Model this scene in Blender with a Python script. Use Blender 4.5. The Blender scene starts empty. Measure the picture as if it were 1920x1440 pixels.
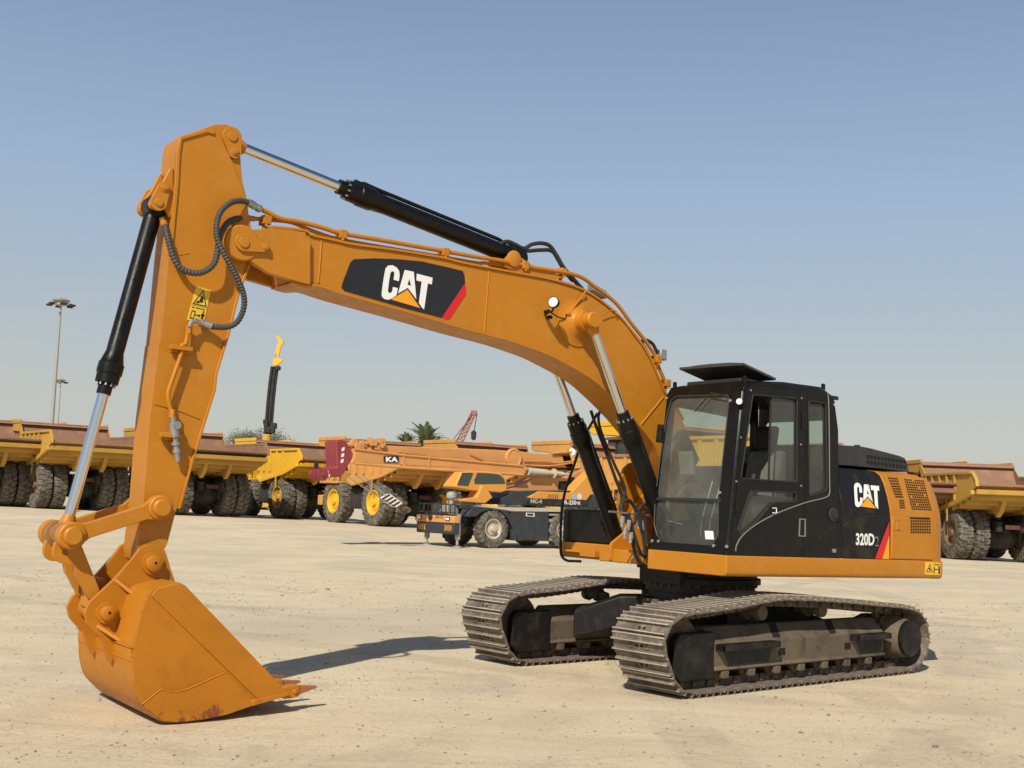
import bpy, math, random
import numpy as np
from mathutils import Vector, Matrix
from mathutils.geometry import tessellate_polygon
rnd = random.Random(7)
SC = bpy.context.scene
COL = SC.collection
# ---------------------------------------------------------------- camera
FPX = 2186.614            # focal length in photo pixels (1920 wide)
CAM = np.array([9.985, 8.696, 1.677])
_yaw = math.atan2(-CAM[1], -CAM[0]) + math.radians(9.374)
_p, _r = math.radians(5.997), math.radians(2.015)
FW = np.array([math.cos(_yaw)*math.cos(_p), math.sin(_yaw)*math.cos(_p), math.sin(_p)])
_R0 = np.array([math.sin(_yaw), -math.cos(_yaw), 0.0]); _U0 = np.cross(_R0, FW)
RT = math.cos(_r)*_R0 + math.sin(_r)*_U0
UP = -math.sin(_r)*_R0 + math.cos(_r)*_U0
cd = bpy.data.cameras.new('camera'); cam = bpy.data.objects.new('camera', cd); COL.objects.link(cam)
cam.matrix_world = Matrix(((RT[0], UP[0], -FW[0], CAM[0]), (RT[1], UP[1], -FW[1], CAM[1]), (RT[2], UP[2], -FW[2], CAM[2]), (0, 0, 0, 1)))
cd.sensor_width = 36.0; cd.lens = FPX/1920*36.0; cd.clip_start = .1; cd.clip_end = 8000
SC.camera = cam
# ---------------------------------------------------------------- sky and sun
SUN_AZ, SUN_EL = math.radians(32.5), math.radians(41)
w = bpy.data.worlds.new('World'); SC.world = w; w.use_nodes = True
nt = w.node_tree; bg = nt.nodes['Background']
sky = nt.nodes.new('ShaderNodeTexSky'); sky.sky_type = 'NISHITA'; sky.sun_disc = False
sky.sun_elevation = SUN_EL; sky.sun_rotation = math.pi/2 - SUN_AZ
sky.air_density = 1.2; sky.dust_density = 1.0; sky.ozone_density = 1.5; sky.altitude = 0
# dust haze: the Nishita sky is mixed with a pale dusty veil that thins with height
tcw = nt.nodes.new('ShaderNodeTexCoord'); sx = nt.nodes.new('ShaderNodeSeparateXYZ'); nt.links.new(tcw.outputs['Generated'], sx.inputs[0])
cr_ = nt.nodes.new('ShaderNodeValToRGB'); nt.links.new(sx.outputs[2], cr_.inputs[0])
e = cr_.color_ramp.elements; e[0].position = 0.0; e[0].color = (.56, .55, .52, 1); e[1].position = 1.0; e[1].color = (.035, .06, .12, 1)
for p_, v_ in ((.09, (.52, .53, .515)), (.26, (.372, .478, .645)), (.40, (.262, .352, .525)), (.6, (.10, .155, .26))):
    q_ = cr_.color_ramp.elements.new(p_); q_.color = (*v_, 1)
sc_ = nt.nodes.new('ShaderNodeVectorMath'); sc_.operation = 'SCALE'; sc_.inputs[3].default_value = 10.0; nt.links.new(cr_.outputs[0], sc_.inputs[0])
hz = nt.nodes.new('ShaderNodeMix'); hz.data_type = 'RGBA'; hz.inputs[0].default_value = .75
nt.links.new(sky.outputs[0], hz.inputs[6]); nt.links.new(sc_.outputs[0], hz.inputs[7]); nt.links.new(hz.outputs[2], bg.inputs[0])
bg.inputs[1].default_value = 0.10
sl = bpy.data.lights.new('sun', 'SUN'); sl.energy = 5.0; sl.angle = math.radians(.6); sl.color = (1, .93, .82)
so = bpy.data.objects.new('sun', sl); COL.objects.link(so)
sd = Vector((math.cos(SUN_EL)*math.cos(SUN_AZ), math.cos(SUN_EL)*math.sin(SUN_AZ), math.sin(SUN_EL)))
so.rotation_euler = sd.to_track_quat('Z', 'Y').to_euler(); so.location = (0, 0, 30)
SC.view_settings.view_transform = 'Standard'; SC.view_settings.look = 'None'
SC.view_settings.exposure = 0.0; SC.view_settings.gamma = 1.0
SC.cycles.max_bounces = 8; SC.cycles.transparent_max_bounces = 16
# ---------------------------------------------------------------- point helpers
def rx(a): c, s = math.cos(a), math.sin(a); return np.array([[1, 0, 0], [0, c, -s], [0, s, c]])
def ry(a): c, s = math.cos(a), math.sin(a); return np.array([[c, 0, -s], [0, 1, 0], [s, 0, c]])
def rz(a): c, s = math.cos(a), math.sin(a); return np.array([[c, -s, 0], [s, c, 0], [0, 0, 1]])
MU = rz(math.radians(-3.292)) @ rx(math.radians(-.299)) @ ry(math.radians(.836))   # swing of the upper works on the tracks
O1 = np.array([0, 0, 1.])
def u2w(p): return MU @ (np.array(p, float) - O1) + O1
def ray(px, py): return FW + RT*(px-960)/FPX + UP*(720-py)/FPX
def PU(px, py, y=None, x=None):
    """point of the upper-works frame measured from the photo on a plane y= or x="""
    d = MU.T @ ray(px, py); c = MU.T @ (CAM-O1) + O1
    t = (y-c[1])/d[1] if y is not None else (x-c[0])/d[0]
    return c + d*t
def PW(px, py, y): d = ray(px, py); return CAM + d*(y-CAM[1])/d[1]
def Z(ox, oy, s, pts): return [(ox+a/s, oy+b/s) for a, b in pts]
FH = FW*np.array([1, 1, 0]); FH /= np.linalg.norm(FH); RH = np.array([-FH[1], FH[0], 0])*-1
if RH @ RT < 0: RH = -RH
# ---------------------------------------------------------------- mesh builder
def lift(p):
    """keep the tree at thing > part > sub-part"""
    ch = [p]
    while ch[-1].parent: ch.append(ch[-1].parent)
    return p if len(ch) <= 2 else ch[len(ch)-2]
SPLIT = {'roof_bolt', 'weld_seam', 'grease_line', 'gland_bolt', 'pipe_bracket', 'front_bolt', 'door_rivet', 'hose_fitting', 'mirror_bracket', 'door_hinge', 'grease_hole', 'frame_opening', 'drive_bolt', 'ring_bolt', 'white_marking', 'jib_rib', 'vent_slot', 'door_vent', 'hazard_chevron', 'black_stripe', 'step', 'top_rail', 'boom_flange', 'arm_flange'}
class MB:
    def __init__(s): s.v = []; s.f = []; s.m = []
    def add(s, vs, fs, m=0):
        n = len(s.v); s.v += [tuple(float(c) for c in v) for v in vs]
        s.f += [tuple(n+i for i in f) for f in fs]; s.m += [m]*len(fs)
        return s
    def prism(s, poly, fn, t0, t1, holes=(), m=0):
        """2D outline swept from t0 to t1; fn(a,b,t)->3D"""
        loops = [list(poly)] + [list(h) for h in holes]
        vs = []; fs = []
        flat = [p for l in loops for p in l]; n = len(flat)
        vs = [fn(a, b, t0) for a, b in flat] + [fn(a, b, t1) for a, b in flat]
        if holes:
            tri = tessellate_polygon([[Vector((a, b, 0)) for a, b in l] for l in loops])
            for t in tri: fs.append(tuple(t)); fs.append(tuple(i+n for i in reversed(t)))
        else:
            fs.append(tuple(range(n))); fs.append(tuple(n+i for i in reversed(range(n))))
        o = 0
        for l in loops:
            k = len(l)
            for i in range(k):
                a, b = o+i, o+(i+1) % k; fs.append((b, a, n+a, n+b))
            o += k
        return s.add(vs, fs, m)
    def box(s, x0, x1, y0, y1, z0, z1, fn=None, m=0):
        fn = fn or (lambda x, y, z: (x, y, z))
        return s.add([fn(x, y, z) for x in (x0, x1) for y in (y0, y1) for z in (z0, z1)],
                     [(0, 1, 3, 2), (4, 6, 7, 5), (0, 4, 5, 1), (2, 3, 7, 6), (0, 2, 6, 4), (1, 5, 7, 3)], m)
    def tube(s, pts, r, n=10, m=0, cap=True, closed=False):
        P = [np.array(p, float) for p in pts]; N = len(P)
        rr = r if hasattr(r, '__len__') else [r]*N
        T = []
        for i in range(N):
            a = P[(i+1) % N] if closed or i < N-1 else P[i]; b = P[i-1] if closed or i > 0 else P[i]
            d = a-b; T.append(d/(np.linalg.norm(d)+1e-12))
        u = np.cross(T[0], [0, 0, 1.]); u = np.cross(T[0], [1., 0, 0]) if np.linalg.norm(u) < .1 else u
        u /= np.linalg.norm(u); vs = []
        for i in range(N):
            u = u - T[i]*(u@T[i]); u /= np.linalg.norm(u)+1e-12; v = np.cross(T[i], u)
            for k in range(n):
                a = 2*math.pi*k/n; vs.append(P[i]+rr[i]*(u*math.cos(a)+v*math.sin(a)))
        fs = []
        for i in range(N if closed else N-1):
            j = (i+1) % N
            for k in range(n):
                q = (k+1) % n; fs.append((i*n+k, i*n+q, j*n+q, j*n+k))
        if cap and not closed: fs.append(tuple(range(n-1, -1, -1))); fs.append(tuple((N-1)*n+k for k in range(n)))
        return s.add(vs, fs, m)
    def cyl(s, a, b, r, r2=None, n=24, m=0): return s.tube([a, b], [r, r if r2 is None else r2], n, m)
    def lathe(s, a, b, prof, n=32, m=0, cap=True):
        """prof = [(t along a-b in metres, radius)]"""
        a = np.array(a, float); d = np.array(b, float)-a; d /= np.linalg.norm(d)
        u = np.cross(d, [0, 0, 1.]); u = np.cross(d, [1., 0, 0]) if np.linalg.norm(u) < .1 else u
        u /= np.linalg.norm(u); v = np.cross(d, u); vs = []; fs = []
        for t, r in prof:
            for k in range(n):
                c = 2*math.pi*k/n; vs.append(a+d*t+r*(u*math.cos(c)+v*math.sin(c)))
        for i in range(len(prof)-1):
            for k in range(n):
                q = (k+1) % n; fs.append((i*n+k, i*n+q, (i+1)*n+q, (i+1)*n+k))
        if cap: fs.append(tuple(range(n-1, -1, -1))); fs.append(tuple((len(prof)-1)*n+k for k in range(n)))
        return s.add(vs, fs, m)
    def strip(s, pts, fn, y0, y1, th, m=0, closed=False):
        """flat bar of thickness th following a 2D path, spanning y0..y1; fn(a,b,t)"""
        P = [np.array(p, float) for p in pts]; N = len(P); L = []
        for i in range(N):
            a = P[(i+1) % N] if closed or i < N-1 else P[i]; b = P[i-1] if closed or i > 0 else P[i]
            d = a-b; d /= np.linalg.norm(d)+1e-12; L.append(P[i]+np.array([-d[1], d[0]])*th)
        vs = []
        for i in range(N):
            vs += [fn(P[i][0], P[i][1], y0), fn(P[i][0], P[i][1], y1), fn(L[i][0], L[i][1], y1), fn(L[i][0], L[i][1], y0)]
        fs = []
        for i in range(N if closed else N-1):
            j = (i+1) % N
            for k in range(4):
                q = (k+1) % 4; fs.append((i*4+k, i*4+q, j*4+q, j*4+k))
        if not closed: fs.append((3, 2, 1, 0)); fs.append(tuple((N-1)*4+k for k in range(4)))
        return s.add(vs, fs, m)
    def islands(s):
        par = list(range(len(s.v)))
        def f(i):
            while par[i] != i: par[i] = par[par[i]]; i = par[i]
            return i
        for fc in s.f:
            a = f(fc[0])
            for q in fc[1:]: par[f(q)] = a
        gr = {}
        for k, fc in enumerate(s.f): gr.setdefault(f(fc[0]), []).append(k)
        return list(gr.values())
    def build(s, name, mat, parent=None, bevel=0, sharp=35, seg=2, loc=None):
        if name in SPLIT:
            isl = s.islands()
            if 1 < len(isl) <= 60:
                for g in isl:
                    q = MB(); ids = sorted({i for k in g for i in s.f[k]}); mp = {i: j for j, i in enumerate(ids)}
                    q.v = [s.v[i] for i in ids]; q.f = [tuple(mp[i] for i in s.f[k]) for k in g]; q.m = [s.m[k] for k in g]
                    o = q._build(name, mat, parent, bevel, sharp, seg, loc)
                return o
        return s._build(name, mat, parent, bevel, sharp, seg, loc)
    def _build(s, name, mat, parent=None, bevel=0, sharp=35, seg=2, loc=None):
        me = bpy.data.meshes.new(name); me.from_pydata(s.v, [], s.f)
        mats = mat if isinstance(mat, (list, tuple)) else [mat]
        for mm in mats: me.materials.append(mm)
        me.polygons.foreach_set('material_index', s.m)
        import bmesh
        b = bmesh.new(); b.from_mesh(me); bmesh.ops.recalc_face_normals(b, faces=b.faces); b.to_mesh(me); b.free()
        me.shade_smooth(); me.set_sharp_from_angle(angle=math.radians(sharp))
        o = bpy.data.objects.new(name, me); COL.objects.link(o)
        if parent is not None: o.parent = lift(parent)
        if loc is not None: o.location = loc
        if bevel:
            bv = o.modifiers.new('bevel', 'BEVEL'); bv.width = bevel; bv.segments = seg; bv.limit_method = 'ANGLE'
            bv.angle_limit = math.radians(40); bv.harden_normals = False
        return o
def empty(name, loc=(0, 0, 0), rz_=0, label=None, cat=None, group=None, parent=None):
    o = bpy.data.objects.new(name, None); COL.objects.link(o); o.location = loc; o.rotation_euler = (0, 0, rz_)
    o.empty_display_size = .3
    if parent: o.parent = parent
    return tag(o, label, cat, group)
def tag(o, label=None, cat=None, group=None, kind=None):
    if label: o['label'] = label
    if cat: o['category'] = cat
    if group: o['group'] = group
    if kind: o['kind'] = kind
    return o
def copy_tree(o, parent=None):
    c = o.copy(); COL.objects.link(c); c.parent = parent
    for ch in list(o.children): copy_tree(ch, c)
    return c
def cr(pts, k=8):
    """Catmull-Rom through the points"""
    P = [np.array(p, float) for p in pts]; P = [2*P[0]-P[1]] + P + [2*P[-1]-P[-2]]; out = []
    for i in range(1, len(P)-2):
        for j in range(k):
            t = j/k; a, b, c, d = P[i-1:i+3]
            out.append(.5*((2*b)+(-a+c)*t+(2*a-5*b+4*c-d)*t*t+(-a+3*b-3*c+d)*t**3))
    out.append(P[-2]); return out
def rpoly(pts, r, k=5):
    """round the corners of a 2D polygon; r single or list"""
    n = len(pts); out = []
    for i in range(n):
        p = np.array(pts[i], float); a = np.array(pts[i-1], float)-p; b = np.array(pts[(i+1) % n], float)-p
        la, lb = np.linalg.norm(a), np.linalg.norm(b); q = r[i] if hasattr(r, '__len__') else r
        if q <= 0: out.append(tuple(p)); continue
        a /= la; b /= lb; ang = math.acos(max(-1, min(1, a@b))); d = min(q/max(math.tan(ang/2), .05), la*.48, lb*.48)
        A, B = p+a*d, p+b*d
        for j in range(k+1):
            t = j/k; out.append(tuple((1-t)**2*A+2*t*(1-t)*p+t*t*B))
    return out
def arc(cx, cy, r, a0, a1, n=12):
    return [(cx+r*math.cos(math.radians(a0+(a1-a0)*i/n)), cy+r*math.sin(math.radians(a0+(a1-a0)*i/n))) for i in range(n+1)]
def text_mesh(body, size=1.0, bold=0.0, squeeze=1.0):
    """2D triangles of a word, origin at the lower left, cap height 1*size"""
    cu = bpy.data.curves.new('t', 'FONT'); cu.body = body; cu.size = 1; cu.offset = bold; cu.resolution_u = 3
    o = bpy.data.objects.new('t', cu); COL.objects.link(o)
    me = bpy.data.meshes.new_from_object(o.evaluated_get(bpy.context.evaluated_depsgraph_get()))
    co = [tuple(v.co) for v in me.vertices]; fs = [tuple(p.vertices) for p in me.polygons]
    bpy.data.objects.remove(o); bpy.data.curves.remove(cu); bpy.data.meshes.remove(me)
    x0 = min(c[0] for c in co); y0 = min(c[1] for c in co); x1 = max(c[0] for c in co); y1 = max(c[1] for c in co)
    return [((c[0]-x0)/(x1-x0), (c[1]-y0)/(y1-y0)) for c in co], fs
# ---------------------------------------------------------------- materials
def nodes(name):
    m = bpy.data.materials.new(name); m.use_nodes = True; n = m.node_tree.nodes; return m, n, m.node_tree.links, n['Principled BSDF']
def mixc(n, l, fac, a, b):
    mx = n.new('ShaderNodeMix'); mx.data_type = 'RGBA'
    for s_, v in ((0, fac), (6, a), (7, b)):
        if isinstance(v, (int, float)): mx.inputs[s_].default_value = v
        elif isinstance(v, tuple): mx.inputs[s_].default_value = (*v[:3], 1)
        else: l.new(v, mx.inputs[s_])
    return mx.outputs[2]
def ramp(n, l, src, a, b, c0=0., c1=1.):
    r = n.new('ShaderNodeMapRange'); r.inputs[1].default_value = a; r.inputs[2].default_value = b
    r.inputs[3].default_value = c0; r.inputs[4].default_value = c1; l.new(src, r.inputs[0]); return r.outputs[0]
def noise(n, l, scale, detail=4, rough=.55, vec=None, dist=0):
    t = n.new('ShaderNodeTexNoise'); t.inputs['Scale'].default_value = scale; t.inputs['Detail'].default_value = detail
    t.inputs['Roughness'].default_value = rough; t.inputs['Distortion'].default_value = dist
    if vec is not None: l.new(vec, t.inputs['Vector'])
    return t.outputs[0]
def ocoord(n): return n.new('ShaderNodeTexCoord').outputs['Object']
def paint(name, col, rough=.4, wear=(.35, .28, .18), wearamt=.25, dark=.82, sc=1.0, metal=0, bump=.04, spec=.5, lo=.5, hi=.78):
    """painted or bare metal: slow colour drift, dust film and small stains fixed to the part"""
    m, n, l, p = nodes(name); v = ocoord(n)
    a = mixc(n, l, ramp(n, l, noise(n, l, 1.3*sc, 5, .6, v), .35, .7), col, tuple(c*dark for c in col))
    f = ramp(n, l, noise(n, l, 5*sc, 8, .68, v, .3), lo, hi, 0, wearamt)
    b = mixc(n, l, f, a, wear)
    sp = ramp(n, l, noise(n, l, 34*sc, 3, .6, v), .66, .74, 0, min(1, wearamt*1.2))
    l.new(mixc(n, l, sp, b, tuple(c*.55 for c in wear)), p.inputs['Base Color'])
    l.new(ramp(n, l, noise(n, l, 9*sc, 5, .6, v), .3, .75, rough, min(1, rough+.25)), p.inputs['Roughness'])
    p.inputs['Metallic'].default_value = metal; p.inputs['Specular IOR Level'].default_value = spec
    if bump:
        bp = n.new('ShaderNodeBump'); bp.inputs['Strength'].default_value = bump; bp.inputs['Distance'].default_value = .02
        l.new(noise(n, l, 60*sc, 3, .6, v), bp.inputs['Height']); l.new(bp.outputs[0], p.inputs['Normal'])
    return m
def plain(name, col, rough=.5, metal=0, spec=.5):
    m, n, l, p = nodes(name); p.inputs['Base Color'].default_value = (*col, 1); p.inputs['Roughness'].default_value = rough
    p.inputs['Metallic'].default_value = metal; p.inputs['Specular IOR Level'].default_value = spec; return m
def glass(name, tint, alpha_rough=.02, dirt_sheen=.12):
    m, n, l, p = nodes(name); out = n['Material Output']; n.remove(p)
    tr = n.new('ShaderNodeBsdfTransparent'); tr.inputs[0].default_value = (*tint, 1)
    gl = n.new('ShaderNodeBsdfGlossy'); gl.inputs['Roughness'].default_value = alpha_rough
    df = n.new('ShaderNodeBsdfDiffuse'); df.inputs[0].default_value = (.42, .42, .36, 1)  # pale film: dirt, plus reflected sky put into the colour
    lw = n.new('ShaderNodeLayerWeight'); lw.inputs[0].default_value = .5
    pw = n.new('ShaderNodeMath'); pw.operation = 'POWER'; pw.inputs[1].default_value = 4.5; l.new(lw.outputs['Facing'], pw.inputs[0])
    fr = n.new('ShaderNodeMath'); fr.operation = 'MULTIPLY_ADD'; fr.inputs[1].default_value = .92; fr.inputs[2].default_value = .06; l.new(pw.outputs[0], fr.inputs[0])
    m1 = n.new('ShaderNodeMixShader'); l.new(fr.outputs[0], m1.inputs[0]); l.new(tr.outputs[0], m1.inputs[1]); l.new(gl.outputs[0], m1.inputs[2])
    m2 = n.new('ShaderNodeMixShader'); l.new(ramp(n, l, noise(n, l, 4, 6, .65, ocoord(n)), .3, .75, dirt_sheen*.75, dirt_sheen*1.25), m2.inputs[0])
    l.new(m1.outputs[0], m2.inputs[1]); l.new(df.outputs[0], m2.inputs[2]); l.new(m2.outputs[0], out.inputs[0]); return m
M = {}
M['orange'] = paint('excavator_orange', (.480, .184, .009), .37, (.50, .30, .13), .30, .90, spec=.35, lo=.50, hi=.80)
M['orange2'] = paint('bucket_orange', (.455, .166, .007), .41, (.24, .075, .012), .42, .86, sc=1.5, spec=.35, lo=.54, hi=.76)
M['black'] = paint('black_paint', (.005, .0045, .004), .25, (.13, .105, .07), .07, .8, spec=.28)
M['blackdust'] = paint('black_paint_dusty', (.008, .0075, .007), .42, (.20, .16, .11), .18, .8, spec=.3)
M['hood'] = paint('black_hood_sky_sheen', (.034, .034, .035), .42, (.16, .13, .10), .2, .8, spec=.4)  # black hood greyed, sky reflection put into its base colour
M['matteblack'] = paint('matte_black', (.018, .018, .018), .6, (.12, .10, .08), .15, .8)
M['frame'] = paint('undercarriage_frame', (.140, .106, .066), .75, (.035, .031, .026), .80, .62, sc=1.1, bump=.3, lo=.50, hi=.68)
def rusty(m, z0, z1):
    """chipped rust and bare metal along the lower edge, where the steel drags on the ground"""
    n, l = m.node_tree.nodes, m.node_tree.links; p = n['Principled BSDF']; old = p.inputs['Base Color'].links[0].from_socket
    tc = n.new('ShaderNodeTexCoord'); sx = n.new('ShaderNodeSeparateXYZ'); l.new(tc.outputs['Object'], sx.inputs[0])
    hz_ = ramp(n, l, sx.outputs[2], z0, z1, .115, -.08); ad = n.new('ShaderNodeMath'); l.new(noise(n, l, 9, 9, .78, tc.outputs['Object'], .6), ad.inputs[0]); l.new(hz_, ad.inputs[1])
    f = ramp(n, l, ad.outputs[0], .60, .64); c = mixc(n, l, f, old, (.20, .055, .015))
    f2 = ramp(n, l, ad.outputs[0], .72, .76); l.new(mixc(n, l, f2, c, (.13, .10, .08)), p.inputs['Base Color'])
rusty(M['orange2'], -.03, .20)
M['steel'] = paint('track_steel', (.12, .088, .062), .55, (.42, .33, .225), .8, .6, sc=2.2, metal=.25, bump=.5)
M['chrome'] = plain('chrome_rod', (.72, .72, .70), .16, 1)
M['zinc'] = paint('zinc_fitting', (.42, .42, .40), .35, (.2, .19, .17), .3, .8, metal=.8)
M['hose'] = paint('rubber_hose', (.022, .021, .02), .55, (.14, .12, .10), .25, .8)
M['hosesheath'] = paint('hose_sheath', (.052, .05, .046), .5, (.16, .14, .12), .25, .8)
M['rubber'] = paint('tyre_rubber', (.075, .067, .055), .9, (.30, .265, .21), .85, .75, sc=1.0, bump=.4, spec=.2, lo=.40, hi=.70)
M['white'] = plain('decal_white', (.80, .79, .76), .45)
M['red'] = plain('decal_red', (.62, .012, .012), .4)
M['amber'] = plain('decal_amber', (.82, .33, .01), .4)
M['yellowdecal'] = paint('decal_yellow', (.78, .50, .03), .5, (.3, .22, .1), .2, .9)
M['decalblack'] = plain('decal_black', (.014, .014, .016), .32)
M['glass'] = glass('cab_glass', (.70, .78, .72), dirt_sheen=.10)
M['glassfront'] = glass('windscreen_glass', (.72, .76, .68), dirt_sheen=.16)  # stronger pale film stands in for sky reflected in the windscreen
M['glassdark'] = glass('cab_glass_lower', (.40, .52, .34), dirt_sheen=.10)
M['seal'] = plain('door_seal', (.20, .19, .17), .5)
M['darkseal'] = plain('window_seal_dark', (.05, .048, .045), .5)
M['interior'] = paint('cab_trim', (.075, .074, .07), .7, (.2, .18, .15), .2, .8)
M['seatcloth'] = paint('seat_cloth', (.14, .13, .12), .9, (.2, .18, .15), .3, .7)
M['dark'] = plain('opening_dark', (.004, .004, .004), .9)
M['y1'] = paint('haul_yellow', (.50, .285, .045), .55, (.26, .13, .06), .5, .85, sc=.35)
M['y2'] = paint('haul_yellow_bright', (.74, .42, .02), .42, (.35, .2, .08), .14, .9, sc=.35)
M['y3'] = paint('haul_yellow_faded', (.60, .30, .07), .55, (.32, .16, .08), .5, .85, sc=.35)
M['bed'] = paint('rusty_bed', (.265, .145, .085), .75, (.44, .25, .14), .55, .7, sc=.3)
M['bed2'] = paint('rusty_bed_light', (.34, .175, .10), .75, (.22, .11, .07), .5, .75, sc=.3)
M['chassis'] = paint('chassis_dark', (.022, .020, .018), .7, (.12, .10, .08), .5, .7, sc=.5)
M['rimdark'] = paint('rim_dusty', (.16, .10, .05), .7, (.2, .15, .1), .6, .7, sc=.6)
M['crane'] = paint('crane_orange', (.62, .29, .09), .5, (.38, .22, .12), .35, .85, sc=.5)
M['crane2'] = paint('crane_orange_clean', (.66, .30, .05), .42, (.4, .25, .12), .2, .9, sc=.5)
M['maroon'] = paint('maroon_paint', (.26, .035, .045), .5, (.3, .15, .12), .2, .85, sc=.5)
M['greyblue'] = paint('carrier_dark_blue', (.030, .036, .044), .45, (.15, .13, .11), .3, .8, sc=.6)
M['cream'] = paint('deck_cream', (.52, .46, .36), .6, (.3, .25, .18), .4, .85, sc=.6)
M['galv'] = paint('galvanised', (.36, .35, .32), .5, (.3, .27, .22), .3, .9, sc=.4, metal=.3)
M['wglass'] = plain('vehicle_glass', (.05, .06, .055), .08)
M['lens'] = plain('lamp_lens', (.78, .78, .75), .15)
# ---------------------------------------------------------------- ground
def sm(t): t = max(0., min(1., t)); return t*t*(3-2*t)
def gh(x, y):
    q = np.array([x, y, 0])-CAM; d = q@FH; l = max(-45, min(45, q@RH))
    dip = .055*math.exp(-((x-6.0)**2+(y+.3)**2)/1.6)
    return sm((d-38)/27)*(.17-.0172*l)-dip
def gp(px, d):
    """ground point seen in photo column px at depth d"""
    l = (px-960)/FPX*d; q = CAM+FH*d+RH*l; return np.array([q[0], q[1], gh(q[0], q[1])])
def ground_material():
    m, n, l, p = nodes('compacted_sand'); tc = n.new('ShaderNodeTexCoord')
    mp = n.new('ShaderNodeMapping'); mp.inputs['Rotation'].default_value = (0, 0, -math.atan2(RH[1], RH[0])+.10)
    l.new(tc.outputs['Object'], mp.inputs[0])
    st = n.new('ShaderNodeMapping'); st.inputs['Scale'].default_value = (.12, 1, 1); l.new(mp.outputs[0], st.inputs[0])
    v = tc.outputs['Object']
    c = mixc(n, l, ramp(n, l, noise(n, l, .35, 8, .62, v, .4), .3, .7), (.62, .515, .345), (.73, .62, .425))
    c = mixc(n, l, ramp(n, l, noise(n, l, 1.5, 6, .6, st.outputs[0], .6), .48, .68, 0, .42), c, (.52, .43, .29))
    c = mixc(n, l, ramp(n, l, noise(n, l, 3.2, 5, .65, st.outputs[0], .3), .55, .75, 0, .45), c, (.68, .57, .38))
    c = mixc(n, l, ramp(n, l, noise(n, l, .9, 7, .7, v, .8), .56, .72, 0, .55), c, (.42, .345, .235))
    gm = n.new('ShaderNodeMath'); gm.operation = 'MULTIPLY'; l.new(ramp(n, l, noise(n, l, 22, 6, .75, v), .50, .66, 0, .85), gm.inputs[0]); l.new(ramp(n, l, noise(n, l, .7, 6, .65, v, .8), .38, .62, .15, 1), gm.inputs[1])
    c = mixc(n, l, gm.outputs[0], c, (.38, .30, .195))
    c = mixc(n, l, ramp(n, l, noise(n, l, 70, 4, .7, v), .58, .72, 0, .5), c, (.72, .62, .44))
    # broad worn patches and faint wheel tracks pressed into the surface
    c = mixc(n, l, ramp(n, l, noise(n, l, .16, 5, .6, v, 1.2), .47, .60, 0, .55), c, (.50, .435, .33))
    c = mixc(n, l, ramp(n, l, noise(n, l, .55, 6, .7, v, 1.0), .55, .66, 0, .6), c, (.45, .39, .30))
    hts = []
    for (cx_, cy_, R_, w_, am) in ((-34, 30, 44.0, .30, .30), (-34, 30, 46.1, .30, .30), (40, 60, 78, .35, .25), (40, 60, 75.6, .35, .25), (-60, -20, 63.0, .28, .28), (-60, -20, 65.0, .28, .28), (20, -40, 47.5, .4, .25), (20, -40, 44.6, .4, .25)):
        dn = n.new('ShaderNodeVectorMath'); dn.operation = 'DISTANCE'; dn.inputs[1].default_value = (cx_, cy_, 0); l.new(v, dn.inputs[0])
        sb_ = n.new('ShaderNodeMath'); sb_.operation = 'SUBTRACT'; sb_.inputs[1].default_value = R_; l.new(dn.outputs['Value'], sb_.inputs[0])
        ab = n.new('ShaderNodeMath'); ab.operation = 'ABSOLUTE'; l.new(sb_.outputs[0], ab.inputs[0])
        mk = ramp(n, l, ab.outputs[0], w_*.75, w_, 1, 0)
        wn = ramp(n, l, noise(n, l, .6, 4, .6, v), .42, .60, 0, 1); tr_ = ramp(n, l, noise(n, l, 9, 3, .7, v), .35, .6, .35, 1)
        m1 = n.new('ShaderNodeMath'); m1.operation = 'MULTIPLY'; l.new(mk, m1.inputs[0]); l.new(wn, m1.inputs[1])
        m2 = n.new('ShaderNodeMath'); m2.operation = 'MULTIPLY'; l.new(m1.outputs[0], m2.inputs[0]); l.new(tr_, m2.inputs[1])
        m3 = n.new('ShaderNodeMath'); m3.operation = 'MULTIPLY'; m3.inputs[1].default_value = min(.6, am*1.9); l.new(m2.outputs[0], m3.inputs[0])
        c = mixc(n, l, m3.outputs[0], c, (.40, .335, .235))
    l.new(c, p.inputs['Base Color']); p.inputs['Roughness'].default_value = .95; p.inputs['Specular IOR Level'].default_value = .15
    b1 = n.new('ShaderNodeBump'); b1.inputs['Strength'].default_value = .55; b1.inputs['Distance'].default_value = .05
    l.new(noise(n, l, 2.4, 8, .6, st.outputs[0]), b1.inputs['Height'])
    b2 = n.new('ShaderNodeBump'); b2.inputs['Strength'].default_value = .9; b2.inputs['Distance'].default_value = .012
    l.new(noise(n, l, 45, 6, .75, v), b2.inputs['Height']); l.new(b1.outputs[0], b2.inputs['Normal']); l.new(b2.outputs[0], p.inputs['Normal'])
    return m
def build_ground():
    N = 330; c0 = np.array([-6., -14.])
    t = np.linspace(-1, 1, N); k = 5.2; s = np.sinh(t*k*1.35)/math.sinh(k*1.35)*4500
    X = c0[0]+s; Y = c0[1]+s; vs = []
    for y in Y:
        for x in X: vs.append((x, y, gh(x, y)))
    fs = [(j*N+i, j*N+i+1, (j+1)*N+i+1, (j+1)*N+i) for j in range(N-1) for i in range(N-1)]
    mb = MB(); mb.add(vs, fs); o = mb.build('ground', ground_material()); tag(o, kind='structure'); return o
build_ground()
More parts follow.
